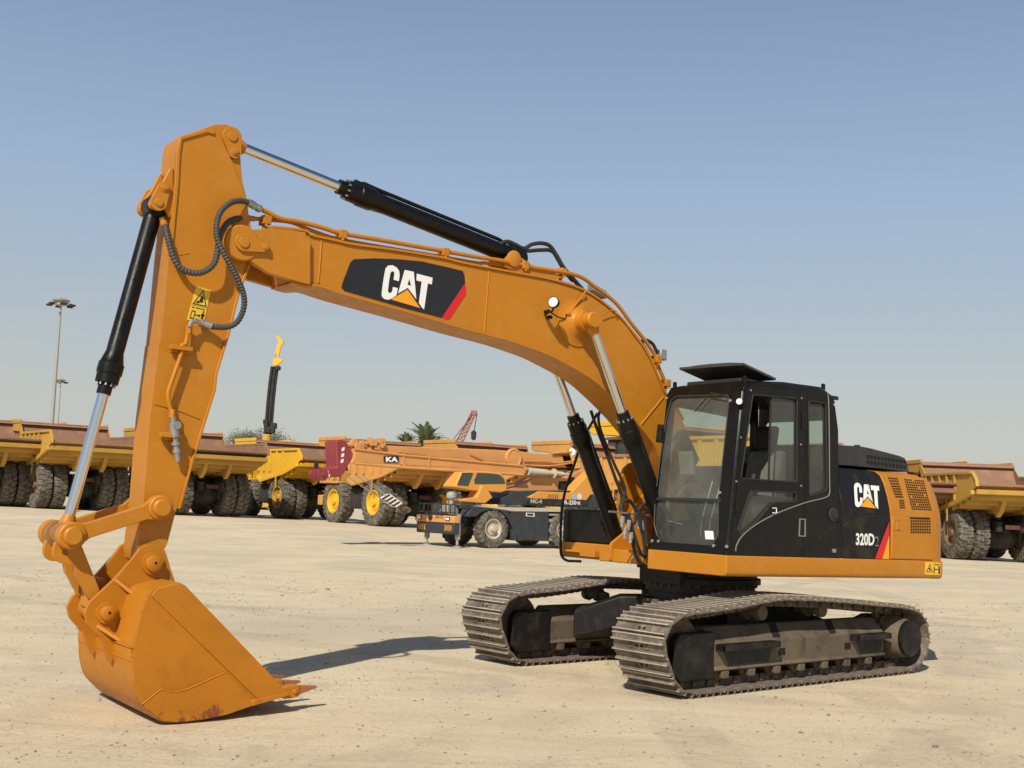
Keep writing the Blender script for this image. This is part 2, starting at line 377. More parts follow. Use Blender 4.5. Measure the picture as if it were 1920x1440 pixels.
def build_gravel():
    m = MB(); r = random.Random(3)
    M['stone'] = paint('stone', (.34, .29, .22), .95, (.5, .45, .35), .5, .6, bump=0)
    for i in range(9000):
        d = 3.2+22*r.random()**1.6; px = r.uniform(-60, 1980); g = gp(px, d); s = (.003+.008*r.random()**4)*(1+d/16)
        if r.random() < .012: s *= 2.2
        a = r.random()*6; vs = []
        for dx, dy, dz in ((1, 0, .3), (-.2, 1, .4), (-1, .1, .25), (.1, -.9, .35), (0, 0, 1.1), (.1, .1, -.6)):
            q = r.uniform(.75, 1.25)*s; vs.append((g[0]+q*(dx*math.cos(a)-dy*math.sin(a)), g[1]+q*(dx*math.sin(a)+dy*math.cos(a)), g[2]+q*dz*.7))
        m.add(vs, [(0, 1, 4), (1, 2, 4), (2, 3, 4), (3, 0, 4), (1, 0, 5), (2, 1, 5), (3, 2, 5), (0, 3, 5)])
    o = m.build('gravel', M['stone'], sharp=10); tag(o, 'loose small stones and grit scattered over the sandy yard', 'gravel', kind='stuff')
build_gravel()
# ================================================================ EXCAVATOR
EX = empty('excavator', (0, 0, 0), 0, 'large orange and black crawler excavator with its boom raised and bucket resting on the ground', 'excavator')
YC = -.124                      # middle plane of boom and arm
def UX(y): return lambda a, b, t: u2w((a, t, b))      # outline in x,z, thickness in y
fU = lambda a, b, t: u2w((a, t, b))
def pxz(pts, y): return [tuple(PU(a, b, y=y)[[0, 2]]) for a, b in pts]
def P3(px, py, y): return u2w(PU(px, py, y=y))
def part(mb, name, mat, parent=None, **k): return mb.build(name, mat, parent or EX, **k)
# ---- boom
yn = YC+.2
top = Z(400, 360, 3.84, [(509*0+420, 262), (560, 275), (665, 290), (700, 318), (880, 358), (1000, 385), (1300, 425), (1640, 480)]) + \
      Z(860, 420, 3.273, [(0, 240), (180, 275), (430, 320), (560, 345), (700, 385), (790, 425), (860, 470), (930, 525), (1000, 590), (1070, 680), (1130, 760), (1180, 850), (1210, 920), (1240, 990), (1262, 1040)]) + \
      [(1268.6, 768), (1290, 812), (1312, 862)]
bot = Z(400, 360, 3.84, [(560, 640), (660, 668), (760, 668), (950, 730), (1450, 870)]) + \
      Z(860, 420, 3.273, [(0, 625), (150, 665), (300, 705), (420, 745), (540, 790), (640, 840), (740, 895), (840, 960), (940, 1050), (1030, 1140), (1115, 1238), (1200, 1350)]) + [(1243, 868), (1262, 905)]
fx, fz = .33, 1.78
T2 = cr(pxz(top, yn), 4); B2 = cr(pxz(bot, yn), 4)
T2 = [tuple(p) for p in T2]; B2 = [tuple(p) for p in B2]
footarc = arc(fx, fz, .17, 60, -120, 10)
boom = MB(); boom.prism(T2 + footarc + B2[::-1], fU, YC-.185, YC+.2)
part(boom, 'boom', M['orange'], bevel=.006)
BOOM = bpy.data.objects['boom']
fl = MB()
fl.strip([p for p in T2 if p[0] > .4], fU, YC-.2, YC+.218, -.022)
fl.strip([p for p in B2 if p[0] > .4], fU, YC-.2, YC+.218, .024)
fl.build('boom_flange', M['orange'], BOOM, bevel=.004)
# weld seams between the side plates
ws = MB()
def seam(mb, px, y, r=.007): mb.tube([P3(a, b, y) for a, b in px], r, 6)
seam(ws, Z(400, 360, 3.84, [(778, 345), (768, 500), (755, 655)]), yn, .010)
seam(ws, Z(860, 420, 3.273, [(188, 280), (175, 430), (157, 662)]), yn, .009)
seam(ws, Z(860, 420, 3.273, [(1255, 1062), (1115, 1235)]), yn, .012)
seam(ws, Z(860, 420, 3.273, [(1115, 1235), (1140, 1275), (1200, 1345)]), yn, .010)
ws.build('weld_seam', M['orange'], BOOM)
# fork at the boom nose, holding the arm
nose = Z(400, 360, 3.84, [(120, 345), (140, 305), (185, 283), (260, 272), (420, 260), (560, 274), (668, 290), (668, 322), (700, 345), (700, 668), (640, 655), (500, 615), (400, 585), (300, 520), (180, 430), (125, 385)])
n2 = rpoly(pxz(nose, YC+.245), [.05, .05, .05, .02, 0, 0, 0, 0, 0, 0, 0, 0, .05, .05, .04, .04], 3)
for s in (1, -1):
    f = MB(); f.prism(n2, fU, YC+s*.18, YC+s*.245); f.build('boom_fork', M['orange'], BOOM, bevel=.005)
pc = PU(*Z(400, 360, 3.84, [(215, 365)])[0], y=YC+.26); pivx, pivz = pc[0], pc[2]
kp = Z(400, 360, 3.84, [(375, 400)])[0]; kq = PU(*kp, y=YC+.27)
pin = MB(); pin.lathe(u2w((pivx, YC-.2, pivz)), u2w((pivx, YC-.4, pivz)), [(0, .155), (.045, .155), (.055, .145), (.056, .0)], 32); pin.build('boom_nose_pin', M['orange'], BOOM, bevel=.004)
pin = MB(); pin.lathe(u2w((pivx, YC+.2, pivz)), u2w((pivx, YC+.4, pivz)), [(0, .155), (.045, .155), (.055, .145), (.056, .0)], 32)
def keyplate(mb, a, b, ra, rb, y0, th, bolt=.022):
    """oval plate from pin a to bolt b in x,z"""
    ang = math.degrees(math.atan2(b[1]-a[1], b[0]-a[0]))
    pl = arc(a[0], a[1], ra, ang+80, ang+280, 10) + arc(b[0], b[1], rb, ang-80, ang+80, 8)
    mb.prism(pl, fU, y0, y0+th)
    sg = 1 if th > 0 else -1
    mb.cyl(u2w((b[0], y0+th, b[1])), u2w((b[0], y0+th+sg*.018, b[1])), bolt, n=6); mb.cyl(u2w((b[0], y0+th, b[1])), u2w((b[0], y0+th+sg*.006, b[1])), bolt*1.6, n=16)
keyplate(pin, (pivx, pivz), (kq[0], kq[2]), .075, .042, YC+.256, .022)
pin.cyl(u2w((pivx, YC+.278, pivz)), u2w((pivx, YC+.290, pivz)), .045, n=24)
pin.build('boom_nose_pin', M['orange'], BOOM, bevel=.004)
# boss of the boom cylinders half way along
bc = PU(1113, 600, y=YC+.46); bx_, bz_ = bc[0], bc[2]
for s_ in (1, -1):
    boss = MB(); boss.lathe(u2w((bx_, YC+s_*.2, bz_)), u2w((bx_, YC+s_, bz_)), [(0, .25), (.012, .25), (.014, .235), (.03, .16), (.08, .11), (.17, .10)], 40); boss.build('cylinder_boss', M['orange'], BOOM)
'''(u2w((bx_, YC+.2, bz_)), u2w((bx_, YC+1, bz_)), [(0, .25), (.012, .25), (.014, .235), (.03, .16), (.08, .11), (.17, .10)], 40)
boss.lathe(u2w((bx_, YC-.2, bz_)), u2w((bx_, YC-1, bz_)), [(0, .25), (.012, .25), (.014, .235), (.03, .16), (.08, .11), (.17, .10)], 40)
'''
for s in (1, -1):
    cap_ = MB(); cap_.lathe(u2w((bx_, YC+s*.36, bz_)), u2w((bx_, YC+s*2, bz_)), [(0, .085), (.10, .085), (.107, .078), (.108, 0)], 32)
    for k in range(3):
        a = math.radians(90+120*k); q = (bx_+.042*math.cos(a), bz_+.042*math.sin(a))
        cap_.cyl(u2w((q[0], YC+s*.465, q[1])), u2w((q[0], YC+s*.482, q[1])), .016, n=6)
    cap_.build('pin_cap', M['orange'], BOOM, bevel=.003)
# emblem panel on the boom
yd = yn+.003
dec = Z(400, 360, 3.84, [(1012, 484), (1160, 478), (1300, 482), (1500, 500), (1700, 545), (1795, 568), (1808, 600), (1812, 655), (1645, 905), (1400, 842), (945, 712), (922, 690), (930, 655), (988, 505)])
RZ = [.01]*14
d1 = MB(); d1.prism(rpoly(pxz(dec, yd), RZ, 3), fU, yd-.002, yd+.0015); DEC = d1.build('emblem_panel', M['decalblack'], BOOM)
d2 = MB(); d2.prism(pxz(Z(400, 360, 3.84, [(1812, 657), (1820, 690), (1817, 738), (1708, 905), (1690, 919), (1645, 905)]), yd), fU, yd-.002, yd+.0015); d2.build('emblem_stripe', M['red'], DEC)
LOGO = {'white': [([(1335, 642), (1341, 600), (1338, 570), (1322, 545), (1290, 527), (1258, 530), (1240, 550), (1234, 580), (1222, 650), (1211, 735), (1216, 757), (1232, 771), (1262, 776), (1290, 764), (1319, 742), (1328, 692), (1293, 684), (1289, 712), (1280, 726), (1264, 728), (1256, 712), (1265, 640), (1274, 585), (1284, 571), (1298, 572), (1304, 585), (1298, 632)], []),
                  ([(1378, 561), (1443, 575), (1461, 772), (1400, 690), (1330, 730)], [[(1411, 625), (1397, 668), (1424, 676)]]),
                  ([(1465, 588), (1578, 617), (1573, 665), (1544, 658), (1517, 846), (1503, 834), (1480, 800), (1500, 646), (1462, 637)], [])],
        'amber': [([(1398, 703), (1488, 835), (1280, 774)], [])]}
def logo(mapper, parent, th_fn):
    for col, polys in LOGO.items():
        mb = MB()
        for o_, hs in polys: th_fn(mb, mapper(o_), [mapper(h) for h in hs])
        mb.build('emblem_letters' if col == 'white' else 'emblem_triangle', M[col], parent)
logo(lambda q: pxz(Z(400, 360, 3.84, q), yd+.002), DEC, lambda mb, o_, h: mb.prism(o_, fU, yd+.001, yd+.0035, h))
# ---- work lamp on the boom side
LMP = MB(); lc = PU(1038, 567, y=YC+.40); lv = np.array(u2w(lc)); ld = u2w(lc+np.array([.85, .45, .05]))-lv; ld /= np.linalg.norm(ld)
LMP.lathe(lv-ld*.05, lv+ld, [(0, .025), (.012, .05), (.035, .058), (.062, .058), (.064, .052), (.06, .05)], 28)
br = [P3(*Z(860, 420, 3.273, [q])[0], YC+y) for q, y in (((582, 515), .40), ((575, 535), .38), ((545, 545), .30), ((530, 560), .2))]
LMP.tube(br, .011, 8)
for q in ((530, 540), (545, 575)): c_ = P3(*Z(860, 420, 3.273, [q])[0], YC+.24); LMP.cyl(c_, c_+MU@np.array([0, .06, 0]), .02, n=8)
wl = LMP.build('work_lamp', M['blackdust'], BOOM)
ln = MB(); ln.lathe(lv-ld*.05, lv+ld, [(.058, .051), (.066, .048), (.070, .03), (.0705, 0)], 28); ln.build('lamp_lens', M['lens'], wl)
wr = MB(); wr.tube(cr([P3(*Z(860, 420, 3.273, [q])[0], YC+y) for q, y in (((570, 545), .3), ((610, 570), .24), ((650, 580), .23), ((668, 560), .22))], 5), .007, 6); wr.build('lamp_cable', M['hose'], BOOM)
t_ = MB(); t_.tube([P3(*Z(860, 420, 3.273, [q])[0], YC+.235) for q in ((655, 553), (675, 553), (715, 500), (780, 412))], .009, 8)
c_ = P3(*Z(860, 420, 3.273, [(660, 553)])[0], YC+.2); t_.cyl(c_, c_+MU@np.array([0, .06, 0]), .018, n=8)
t_.tube(cr([P3(*Z(860, 420, 3.273, [q])[0], YC+.24) for q in ((878, 555), (910, 540), (950, 530), (970, 540), (965, 552))], 5), .006, 6)
t_.build('grease_line', M['orange'], BOOM)
# ---- steel oil lines along the boom top
def line3(pts, y, r, name, mat, parent=None, k=5, n=10):
    mb = MB(); mb.tube(cr([P3(a, b, (y[i] if hasattr(y, '__len__') else y)) for i, (a, b) in enumerate(pts)], k), r, n)
    return mb.build(name, mat, parent or BOOM)
L1 = Z(400, 360, 3.84, [(345, 125), (400, 150), (480, 190), (620, 215), (780, 255), (920, 297), (1200, 345), (1600, 415), (1900, 468)]) + \
     Z(860, 420, 3.273, [(130, 205), (300, 232), (480, 270), (640, 295), (750, 325), (830, 380), (960, 480), (1060, 610), (1140, 710), (1200, 800), (1215, 850), (1250, 930), (1280, 1000)])
line3(L1, YC+.15, .021, 'oil_line', M['orange'])
L2 = Z(400, 360, 3.84, [(295, 192), (400, 200), (560, 218), (700, 275), (840, 325), (960, 352), (1200, 395), (1600, 460), (1900, 512)]) + Z(860, 420, 3.273, [(150, 238), (300, 262), (430, 290), (560, 315), (640, 320)])
line3(L2, YC+.10, .018, 'oil_line', M['orange'])
L3 = Z(860, 420, 3.273, [(300, 250), (420, 270), (560, 295), (650, 300), (690, 330), (740, 385), (790, 420), (880, 480), (1000, 590), (1090, 690), (1150, 770), (1200, 860)])
line3(L3, YC-.05, .018, 'oil_line', M['orange'])
for q, y in ((Z(400, 360, 3.84, [(375, 210)])[0], YC+.12), (Z(400, 360, 3.84, [(922, 312)])[0], YC+.13), (Z(400, 360, 3.84, [(1658, 440)])[0], YC+.13), (Z(860, 420, 3.273, [(398, 260)])[0], YC+.13), (Z(860, 420, 3.273, [(630, 300)])[0], YC+.1), (Z(860, 420, 3.273, [(1213, 835)])[0], YC+.13), (Z(860, 420, 3.273, [(1270, 980)])[0], YC+.13)):
    c = PU(*q, y=y); mb = MB()
    mb.box(c[0]-.038, c[0]+.038, y-.06, y+.05, c[2]-.035, c[2]+.045, lambda x, yy, z: u2w((x, yy, z)))
    mb.cyl(u2w((c[0], y-.01, c[2]-.12)), u2w((c[0], y-.01, c[2]-.03)), .022, n=8)
    mb.cyl(u2w((c[0]+.015, y+.05, c[2]-.05)), u2w((c[0]+.015, y+.075, c[2]-.05)), .014, n=6)
    mb.build('line_clamp', M['orange'], BOOM, bevel=.006)
# ---- cylinders
def cylinder(name, a, b, split, r, rr, y=None, dist=.22, parent=None, headlen=.30, ring=True, pipe=True, hk=1.14):
    """a: rod eye, b: barrel foot (U frame); split: metres from a where the barrel starts"""
    a = np.array(a); b = np.array(b); L = np.linalg.norm(b-a); d = (b-a)/L
    A, B = u2w(a), u2w(b); D = (B-A)/L
    rt = empty(name, (0, 0, 0), parent=parent or EX)
    ro = MB(); ro.cyl(A+D*.08, A+D*(split+.05), rr, n=28); ro.build('rod', M['chrome'], rt)
    ey = MB(); yv = MU@np.array([0, 1., 0])
    ey.lathe(A-yv*.085, A+yv, [(0, .075), (.012, .085), (.158, .085), (.17, .075)], 28); ey.lathe(A, A+D, [(.05, rr*1.5), (.10, rr*1.45), (.15, rr*1.05), (.151, rr)], 28)
    ey.build('rod_eye', M['orange'], rt)
    ba = MB(); s0 = split
    ba.lathe(A, A+D, [(s0-.09, rr+.012), (s0-.09, r*.80), (s0, r*.82), (s0+.002, r*hk*.98), (s0+headlen*.28, r*hk), (s0+headlen*.30, r*hk*1.09), (s0+headlen*.62, r*hk*1.09), (s0+headlen*.66, r*hk), (s0+headlen, r), (L-.12, r), (L-.08, r*.93), (L-.04, r*.6)], 36)
    ba.build('barrel', M['black'], rt)
    bt = MB()
    for k in range(10):
        th = 2*math.pi*k/10; u = np.cross(D, yv); u /= np.linalg.norm(u); off = (u*math.cos(th)+yv*math.sin(th))*r*1.0
        bt.cyl(A+D*(s0-.022)+off, A+D*s0+off, r*.13, n=6)
    bt.build('gland_bolt', M['zinc'] if ring else M['black'], rt)
    fo = MB(); fo.lathe(B-yv*.085, B+yv, [(0, .085), (.012, .095), (.158, .095), (.17, .085)], 28); fo.lathe(B, B-D, [(.05, r*.9), (.12, r*.95)], 28); fo.build('barrel_eye', M['black'], rt)
    if not pipe: return rt
    pt = MB(); u = np.cross(D, yv); u /= np.linalg.norm(u)
    if u[2] < 0: u = -u
    pt.tube([A+D*(s0+.12)+u*r*1.2, A+D*(s0+.16)+u*(r+.035), A+D*(s0+.3)+u*(r+.03), A+D*(L-.25)+u*(r+.03), A+D*(L-.16)+u*(r+.01)], .019, 10)
    for q in (s0+.10,):
        pt.lathe(A+D*q+u*(r+.01)-D*.04, A+D*5, [(0, .032), (.1, .032), (.11, .02)], 12)
    pt.build('oil_pipe', M['black'], rt)
    return rt
yy = YC
A = PU(437, 262, y=YC+.1); A[1] = YC; Bq = PU(968, 484, y=YC)
sp = np.linalg.norm(PU(632, 349, y=YC)-A)
cylinder('stick_cylinder', A, Bq, sp+.10, .086, .048, headlen=.42)
A = PU(121, 1001, y=YC); Bq = PU(291, 388, y=YC); sp = np.linalg.norm(PU(186, 742, y=YC)-A)
cylinder('bucket_cylinder', A, Bq, sp+.11, .070, .043, headlen=.26, pipe=False, hk=1.32)
for s in (1, -1):
    f_ = np.array([.70, YC+s*.40, 1.22]); a_ = np.array([bx_, YC+s*.40, bz_])
    sp = np.linalg.norm(PU(1180, 770, y=YC+.40)[[0, 2]]-a_[[0, 2]])
    cylinder('boom_cylinder', a_, f_, sp+.06, .083, .046, headlen=.36, hk=1.16)
# bracket of the stick cylinder on the boom
bk = Z(860, 420, 3.273, [(278, 262), (285, 215), (310, 185), (345, 180), (375, 200), (440, 245), (560, 296), (640, 330), (560, 345), (420, 320)])
for s in (1, -1):
    mb = MB(); mb.prism(pxz(bk, YC+.14), fU, YC+s*.11, YC+s*.145)
    c = PU(*Z(860, 420, 3.273, [(338, 215)])[0], y=YC+.15)
    mb.lathe(u2w((c[0], YC+s*.145, c[2])), u2w((c[0], YC+s*1, c[2])), [(0, .085), (.02, .085), (.03, .06), (.031, 0)], 24)
    mb.build('stick_cylinder_bracket', M['orange'], BOOM, bevel=.005)
# ---- arm
ya = YC+.17
side = Z(60, 200, 2.88, [(795, 160), (940, 120), (985, 132), (1010, 155), (1065, 260), (1140, 450), (1157, 490), (1170, 580), (1182, 650), (1190, 750), (1165, 850), (1110, 990), (1050, 1230), (985, 1440)]) + \
       Z(60, 640, 1.9464, [(660, 175), (580, 430), (520, 640), (494, 738), (475, 775), (430, 815), (388, 800), (385, 760), (405, 600), (430, 280), (465, 5)]) + Z(60, 200, 2.88, [(690, 1300), (720, 1000), (740, 780), (755, 640), (770, 420), (780, 240)])
rr_ = [.05, .05, .03, .02, 0, 0, 0, 0, 0, .05, .05, 0, 0, 0, 0, 0, 0, .03, .05, .05, .02] + [0]*10
S2 = rpoly(pxz(side, ya), rr_[:len(side)], 3)
body = Z(60, 200, 2.88, [(797, 165), (945, 110), (985, 96), (1050, 95), (1100, 118), (1125, 155), (1132, 200), (1124, 262), (1135, 400), (1158, 492)])
arm = MB(); arm.prism(S2, fU, YC-.17, ya)
ARM = part(arm, 'arm', M['orange'], bevel=.008)
hd = body + Z(60, 200, 2.88, [(1100, 600), (900, 500), (800, 300)])
h2 = rpoly(pxz(hd, YC+.13), .03, 3); mb = MB(); mb.prism(h2, fU, YC-.135, YC+.135); mb.build('arm_rear_boss', M['orange'], ARM, bevel=.006)
mb = MB()   # edge lips of the side plate
lip = Z(60, 200, 2.88, [(735, 800), (770, 420), (780, 240), (797, 163), (940, 122), (985, 134)])
mb.strip(pxz(lip, ya), fU, ya-.02, ya+.014, .03)
lip = Z(60, 200, 2.88, [(1165, 850), (1110, 990), (1050, 1230), (985, 1440)]) + Z(60, 640, 1.9464, [(660, 175), (580, 430), (530, 610)])
mb.strip(pxz(lip, ya), fU, YC-.19, ya+.02, -.022)
mb.build('arm_flange', M['orange'], ARM, bevel=.004)
mb = MB(); seam(mb, Z(60, 640, 1.9464, [(447, 228), (530, 250), (610, 282)]), ya, .009); seam(mb, Z(60, 200, 2.88, [(745, 800), (800, 800), (850, 790)]), ya, .005); mb.build('weld_seam', M['orange'], ARM)
# pins on the arm: stick cylinder, bucket cylinder, links
def kp2(name, a, b, ra, rb, s, y0, par): mb = MB(); keyplate(mb, a, b, ra, rb, y0, s*.028, .024); mb.lathe(u2w((a[0], y0, a[1])), u2w((a[0], y0+s, a[1])), [(0, ra*.5), (.04, ra*.5), (.041, 0)], 20); return mb.build(name, M['orange'], par, bevel=.004)
a = PU(*Z(60, 200, 2.88, [(1085, 160)])[0], y=YC+.17)[[0, 2]]; b = PU(*Z(60, 200, 2.88, [(1098, 242)])[0], y=YC+.17)[[0, 2]]
for s in (1, -1): kp2('pin_plate', a, b, .085, .06, s, YC+s*.135, ARM)
brk = Z(60, 200, 2.88, [(762, 330), (745, 330), (700, 420), (655, 480), (630, 520), (640, 548), (690, 562), (715, 545), (745, 600), (760, 560)])
for s in (1, -1):
    mb = MB(); mb.prism(rpoly(pxz(brk, YC+.14), [0, .02, .04, .03, .04, .05, .04, .03, 0, 0], 3), fU, YC+s*.10, YC+s*.145); mb.build('bucket_cylinder_bracket', M['orange'], ARM, bevel=.006)
mb = MB(); q = pxz(Z(60, 200, 2.88, [(800, 160), (790, 240), (765, 340), (740, 430), (755, 640), (745, 790), (770, 800), (790, 500)]), YC+.12); mb.prism(q, fU, YC-.12, YC+.12); mb.build('arm_front_rib', M['orange'], ARM, bevel=.01)
a = PU(*Z(60, 200, 2.88, [(685, 517)])[0], y=YC+.17)[[0, 2]]; b = PU(*Z(60, 200, 2.88, [(716, 438)])[0], y=YC+.17)[[0, 2]]
for s in (1, -1): kp2('pin_plate', a, b, .068, .05, s, YC+s*.145, ARM)
LP = PU(*Z(70, 920, 4.8, [(1120, 155)])[0], y=YC+.30)[[0, 2]]      # link pin on the arm
UPn = PU(*Z(70, 920, 4.8, [(345, 412)])[0], y=YC+.37)[[0, 2]]      # pin of cylinder and links
BP = PU(*Z(70, 920, 4.8, [(1048, 655)])[0], y=YC+.29)[[0, 2]]      # arm to bucket pin
RP = PU(*Z(70, 920, 4.8, [(640, 1105)])[0], y=YC+.31)[[0, 2]]      # link to bucket pin
def bar(mb, a, b, ra, rb, w, y0, y1):
    """dog-bone plate between two eyes"""
    a = np.array(a); b = np.array(b); d = b-a; L = np.linalg.norm(d); ang = math.degrees(math.atan2(d[1], d[0])); t = d/L; nn = np.array([-t[1], t[0]])
    pl = arc(a[0], a[1], ra, ang+60, ang+300, 12)
    pl += [tuple(a+t*(ra*1.25)-nn*w)] + [tuple(b-t*(rb*1.25)-nn*w)] + arc(b[0], b[1], rb, ang-120, ang+120, 12) + [tuple(b-t*(rb*1.25)+nn*w)] + [tuple(a+t*(ra*1.25)+nn*w)]
    mb.prism(pl, fU, y0, y1)
for s in (1, -1):
    mb = MB(); bar(mb, UPn, LP, .10, .10, .058, YC+s*.20, YC+s*.275)
    for q, rq in ((UPn, .105), (LP, .10)): mb.lathe(u2w((q[0], YC+s*.19, q[1])), u2w((q[0], YC+s*1, q[1])), [(0, rq), (.10, rq), (.11, rq-.012), (.111, 0)], 32)
    g = mb.build('guide_link', M['orange'], EX, bevel=.006)
    for q, rq in ((UPn, .072), (LP, .072)): mb = MB(); mb.lathe(u2w((q[0], YC+s*.29, q[1])), u2w((q[0], YC+s*1, q[1])), [(0, rq), (.035, rq), (.045, rq-.012), (.046, 0)], 32); mb.build('pin_end', M['orange'], g)
mb = MB(); mb.cyl(u2w((UPn[0], YC-.19, UPn[1])), u2w((UPn[0], YC+.19, UPn[1])), .075, n=28)
for y in (-.15, -.1, .1, .15): mb.lathe(u2w((UPn[0], YC+y-.02, UPn[1])), u2w((UPn[0], YC+1, UPn[1])), [(0, .095), (.04, .095)], 28)
mb.build('link_pin', paint('worn_pin', (.42, .19, .06), .4, (.3, .25, .2), .6, .6, metal=.3), EX)
pl = Z(70, 920, 4.8, [(190, 450), (165, 470), (148, 530), (150, 590), (175, 630), (215, 655), (300, 655), (335, 680), (345, 750), (478, 1000), (560, 900), (395, 490), (300, 430)])
h_ = [tuple(PU(*Z(70, 920, 4.8, [(250+30*math.cos(a_), 552+30*math.sin(a_))])[0], y=YC+.16)[[0, 2]]) for a_ in [k*math.pi/6 for k in range(12)]]
PLK = None
for s in (1, -1):
    mb = MB(); mb.prism(rpoly(pxz(pl, YC+.16), [.03, .03, .05, .03, .04, .04, .04, .03, .02, .03, .03, .03, .03], 3), fU, YC+s*.10, YC+s*.165, [h_])
    mb.build('bucket_link', M['orange'], EX, bevel=0)
mb = MB(); mb.cyl(u2w((RP[0], YC-.2, RP[1])), u2w((RP[0], YC+.2, RP[1])), .085, n=28)
mid = [(np.array(UPn)*.55+np.array(RP)*.45)]
mb.box(RP[0]-.03, RP[0]+.10, YC-.1, YC+.1, RP[1]+.02, RP[1]+.25, lambda x, y, z: u2w((x, y, z)))
mb.build('link_bushing', M['orange'], EX, bevel=.01)
# grey ball valve and auxiliary pipe on the arm side
pp = Z(60, 640, 1.9464, [(548, 15), (545, 45), (505, 160), (497, 190), (500, 225), (510, 258)])
mb = MB(); mb.tube(cr([P3(a, b, ya+.06) for a, b in Z(60, 200, 2.88, [(850, 1190), (842, 1220), (830, 1280), (800, 1350)])[:3]] + [P3(a, b, ya+.06) for a, b in pp], 5), .018, 12); mb.build('auxiliary_pipe', M['orange'], ARM)
mb = MB()
for q, yy_ in ((Z(60, 200, 2.88, [(848, 1205)])[0], 0), (Z(60, 640, 1.9464, [(512, 265)])[0], 0)): c = P3(*q, ya+.06); mb.lathe(c+np.array([0, 0, -.035]), c+np.array([0, 0, 1]), [(0, .028), (.07, .028)], 6)
for q in (Z(60, 200, 2.88, [(800, 1310)])[0], Z(60, 640, 1.9464, [(505, 347)])[0]):
    c = PU(*q, y=ya+.03); mb.box(c[0]-.10, c[0]+.07, ya, ya+.045, c[2]-.03, c[2]+.03, lambda x, y, z: u2w((x, y, z))); mb.box(c[0]-.085, c[0]+.10, ya+.035, ya+.09, c[2]-.012, c[2]+.022, lambda x, y, z: u2w((x, y, z)))
    mb.cyl(u2w((c[0]+.045, ya+.045, c[2]-.02)), u2w((c[0]+.045, ya+.06, c[2]-.02)), .012, n=8)
mb.build('pipe_bracket', M['orange'], ARM, bevel=.003)
mb = MB(); c0 = P3(*Z(60, 640, 1.9464, [(513, 272)])[0], ya+.06); c1 = P3(*Z(60, 640, 1.9464, [(526, 388)])[0], ya+.06)
mb.lathe(c0, c1, [(0, .026), (.06, .026), (.061, .042), (.17, .042), (.171, .025), (.21, .025), (.211, .037), (.235, .037), (.236, .024), (.27, .024), (.271, .034), (.30, .034), (.301, .028), (.37, .022)], 12)
c_ = c0*.7+c1*.3; mb.cyl(c_, c_+MU@np.array([0, .075, 0]), .02, n=12); mb.cyl(c_+MU@np.array([0, .075, 0]), c_+MU@np.array([0, .09, 0]), .032, n=8)
mb.build('shut_off_valve', M['zinc'], ARM)
# yellow warning plates
def yplate(quad, y, parent, glyph):
    q2 = pxz(quad, y); mb = MB(); mb.prism(q2, fU, y-.002, y+.0015); o = mb.build('warning_plate', M['yellowdecal'], parent)
    Q = [np.array(p) for p in q2]
    def at(u, v): return tuple((Q[0]*(1-u)+Q[1]*u)*(1-v)+(Q[3]*(1-u)+Q[2]*u)*v)
    g = MB()
    for pl_, hs in glyph: g.prism([at(*p) for p in pl_], fU, y+.001, y+.0032, [[at(*p) for p in h] for h in hs])
    g.build('warning_symbol', M['decalblack'], o); return o
def rct(a, b, c, d): return [(a, b), (c, b), (c, d), (a, d)]
GA = [([(.5, .05), (.95, .52), (.05, .52)], [[(.5, .11), (.86, .49), (.14, .49)]]), ([(.48, .22), (.62, .26), (.66, .42), (.52, .44), (.40, .36), (.46, .32)], []), ([(.25, .42), (.45, .38), (.45, .46), (.25, .47)], []),
      (rct(0.02, .545, .98, .555), []), ([(.16, .58), (.26, .63), (.06, .63)], []), (rct(.3, .6, .9, .625), []), (rct(.12, .70, .36, .94), [[(.16, .73), (.32, .73), (.32, .91), (.16, .91)]]), (rct(.36, .80, .62, .83), []),
      ([(.60, .76), (.70, .815), (.60, .87)], []), (rct(.76, .73, .90, .97), []), ([(.78, .66), (.88, .66), (.88, .71), (.78, .71)], []), (rct(.72, .76, .94, .80), [])]
yplate(Z(60, 200, 2.88, [(888, 968), (966, 992), (928, 1168), (836, 1152)]), ya+.003, ARM, GA)
# ---- hoses
def hose(pts, ys, r, name, mat, parent, corr=0, k=7):
    P = cr([P3(a, b, y) for (a, b), y in zip(pts, ys)], k)
    if corr:
        d = [0]
        for a, b in zip(P, P[1:]): d.append(d[-1]+np.linalg.norm(b-a))
        n_ = int(d[-1]/(corr/4)); Q = [np.array([np.interp(t, d, [p[c] for p in P]) for c in range(3)]) for t in np.linspace(0, d[-1], n_)]
        rr = [r*(1.0 if (i//2) % 2 else .84) for i in range(n_)]; mb = MB(); mb.tube(Q, rr, 10)
        return mb.build(name, mat, parent, sharp=25)
    mb = MB(); mb.tube(P, r, 10); return mb.build(name, mat, parent)
HA = Z(60, 200, 2.88, [(1165, 515), (1120, 508), (1070, 520), (1020, 565), (998, 630), (1000, 710), (1035, 790), (1080, 870), (1120, 950), (1145, 1030), (1140, 1100), (1105, 1165), (1050, 1190), (970, 1188)])
hose(HA, [YC+.2, YC+.24, YC+.28, YC+.32, YC+.34, YC+.36, YC+.38, YC+.38, YC+.38, YC+.36, YC+.34, YC+.31, YC+.28, YC+.25], .026, 'corrugated_hose', M['hosesheath'], EX, corr=.026)
HB = Z(60, 200, 2.88, [(1150, 603), (1105, 605), (1060, 625), (1030, 665), (1010, 720), (1000, 790), (980, 850), (930, 890), (870, 898), (800, 870), (760, 800), (735, 710), (718, 640)])
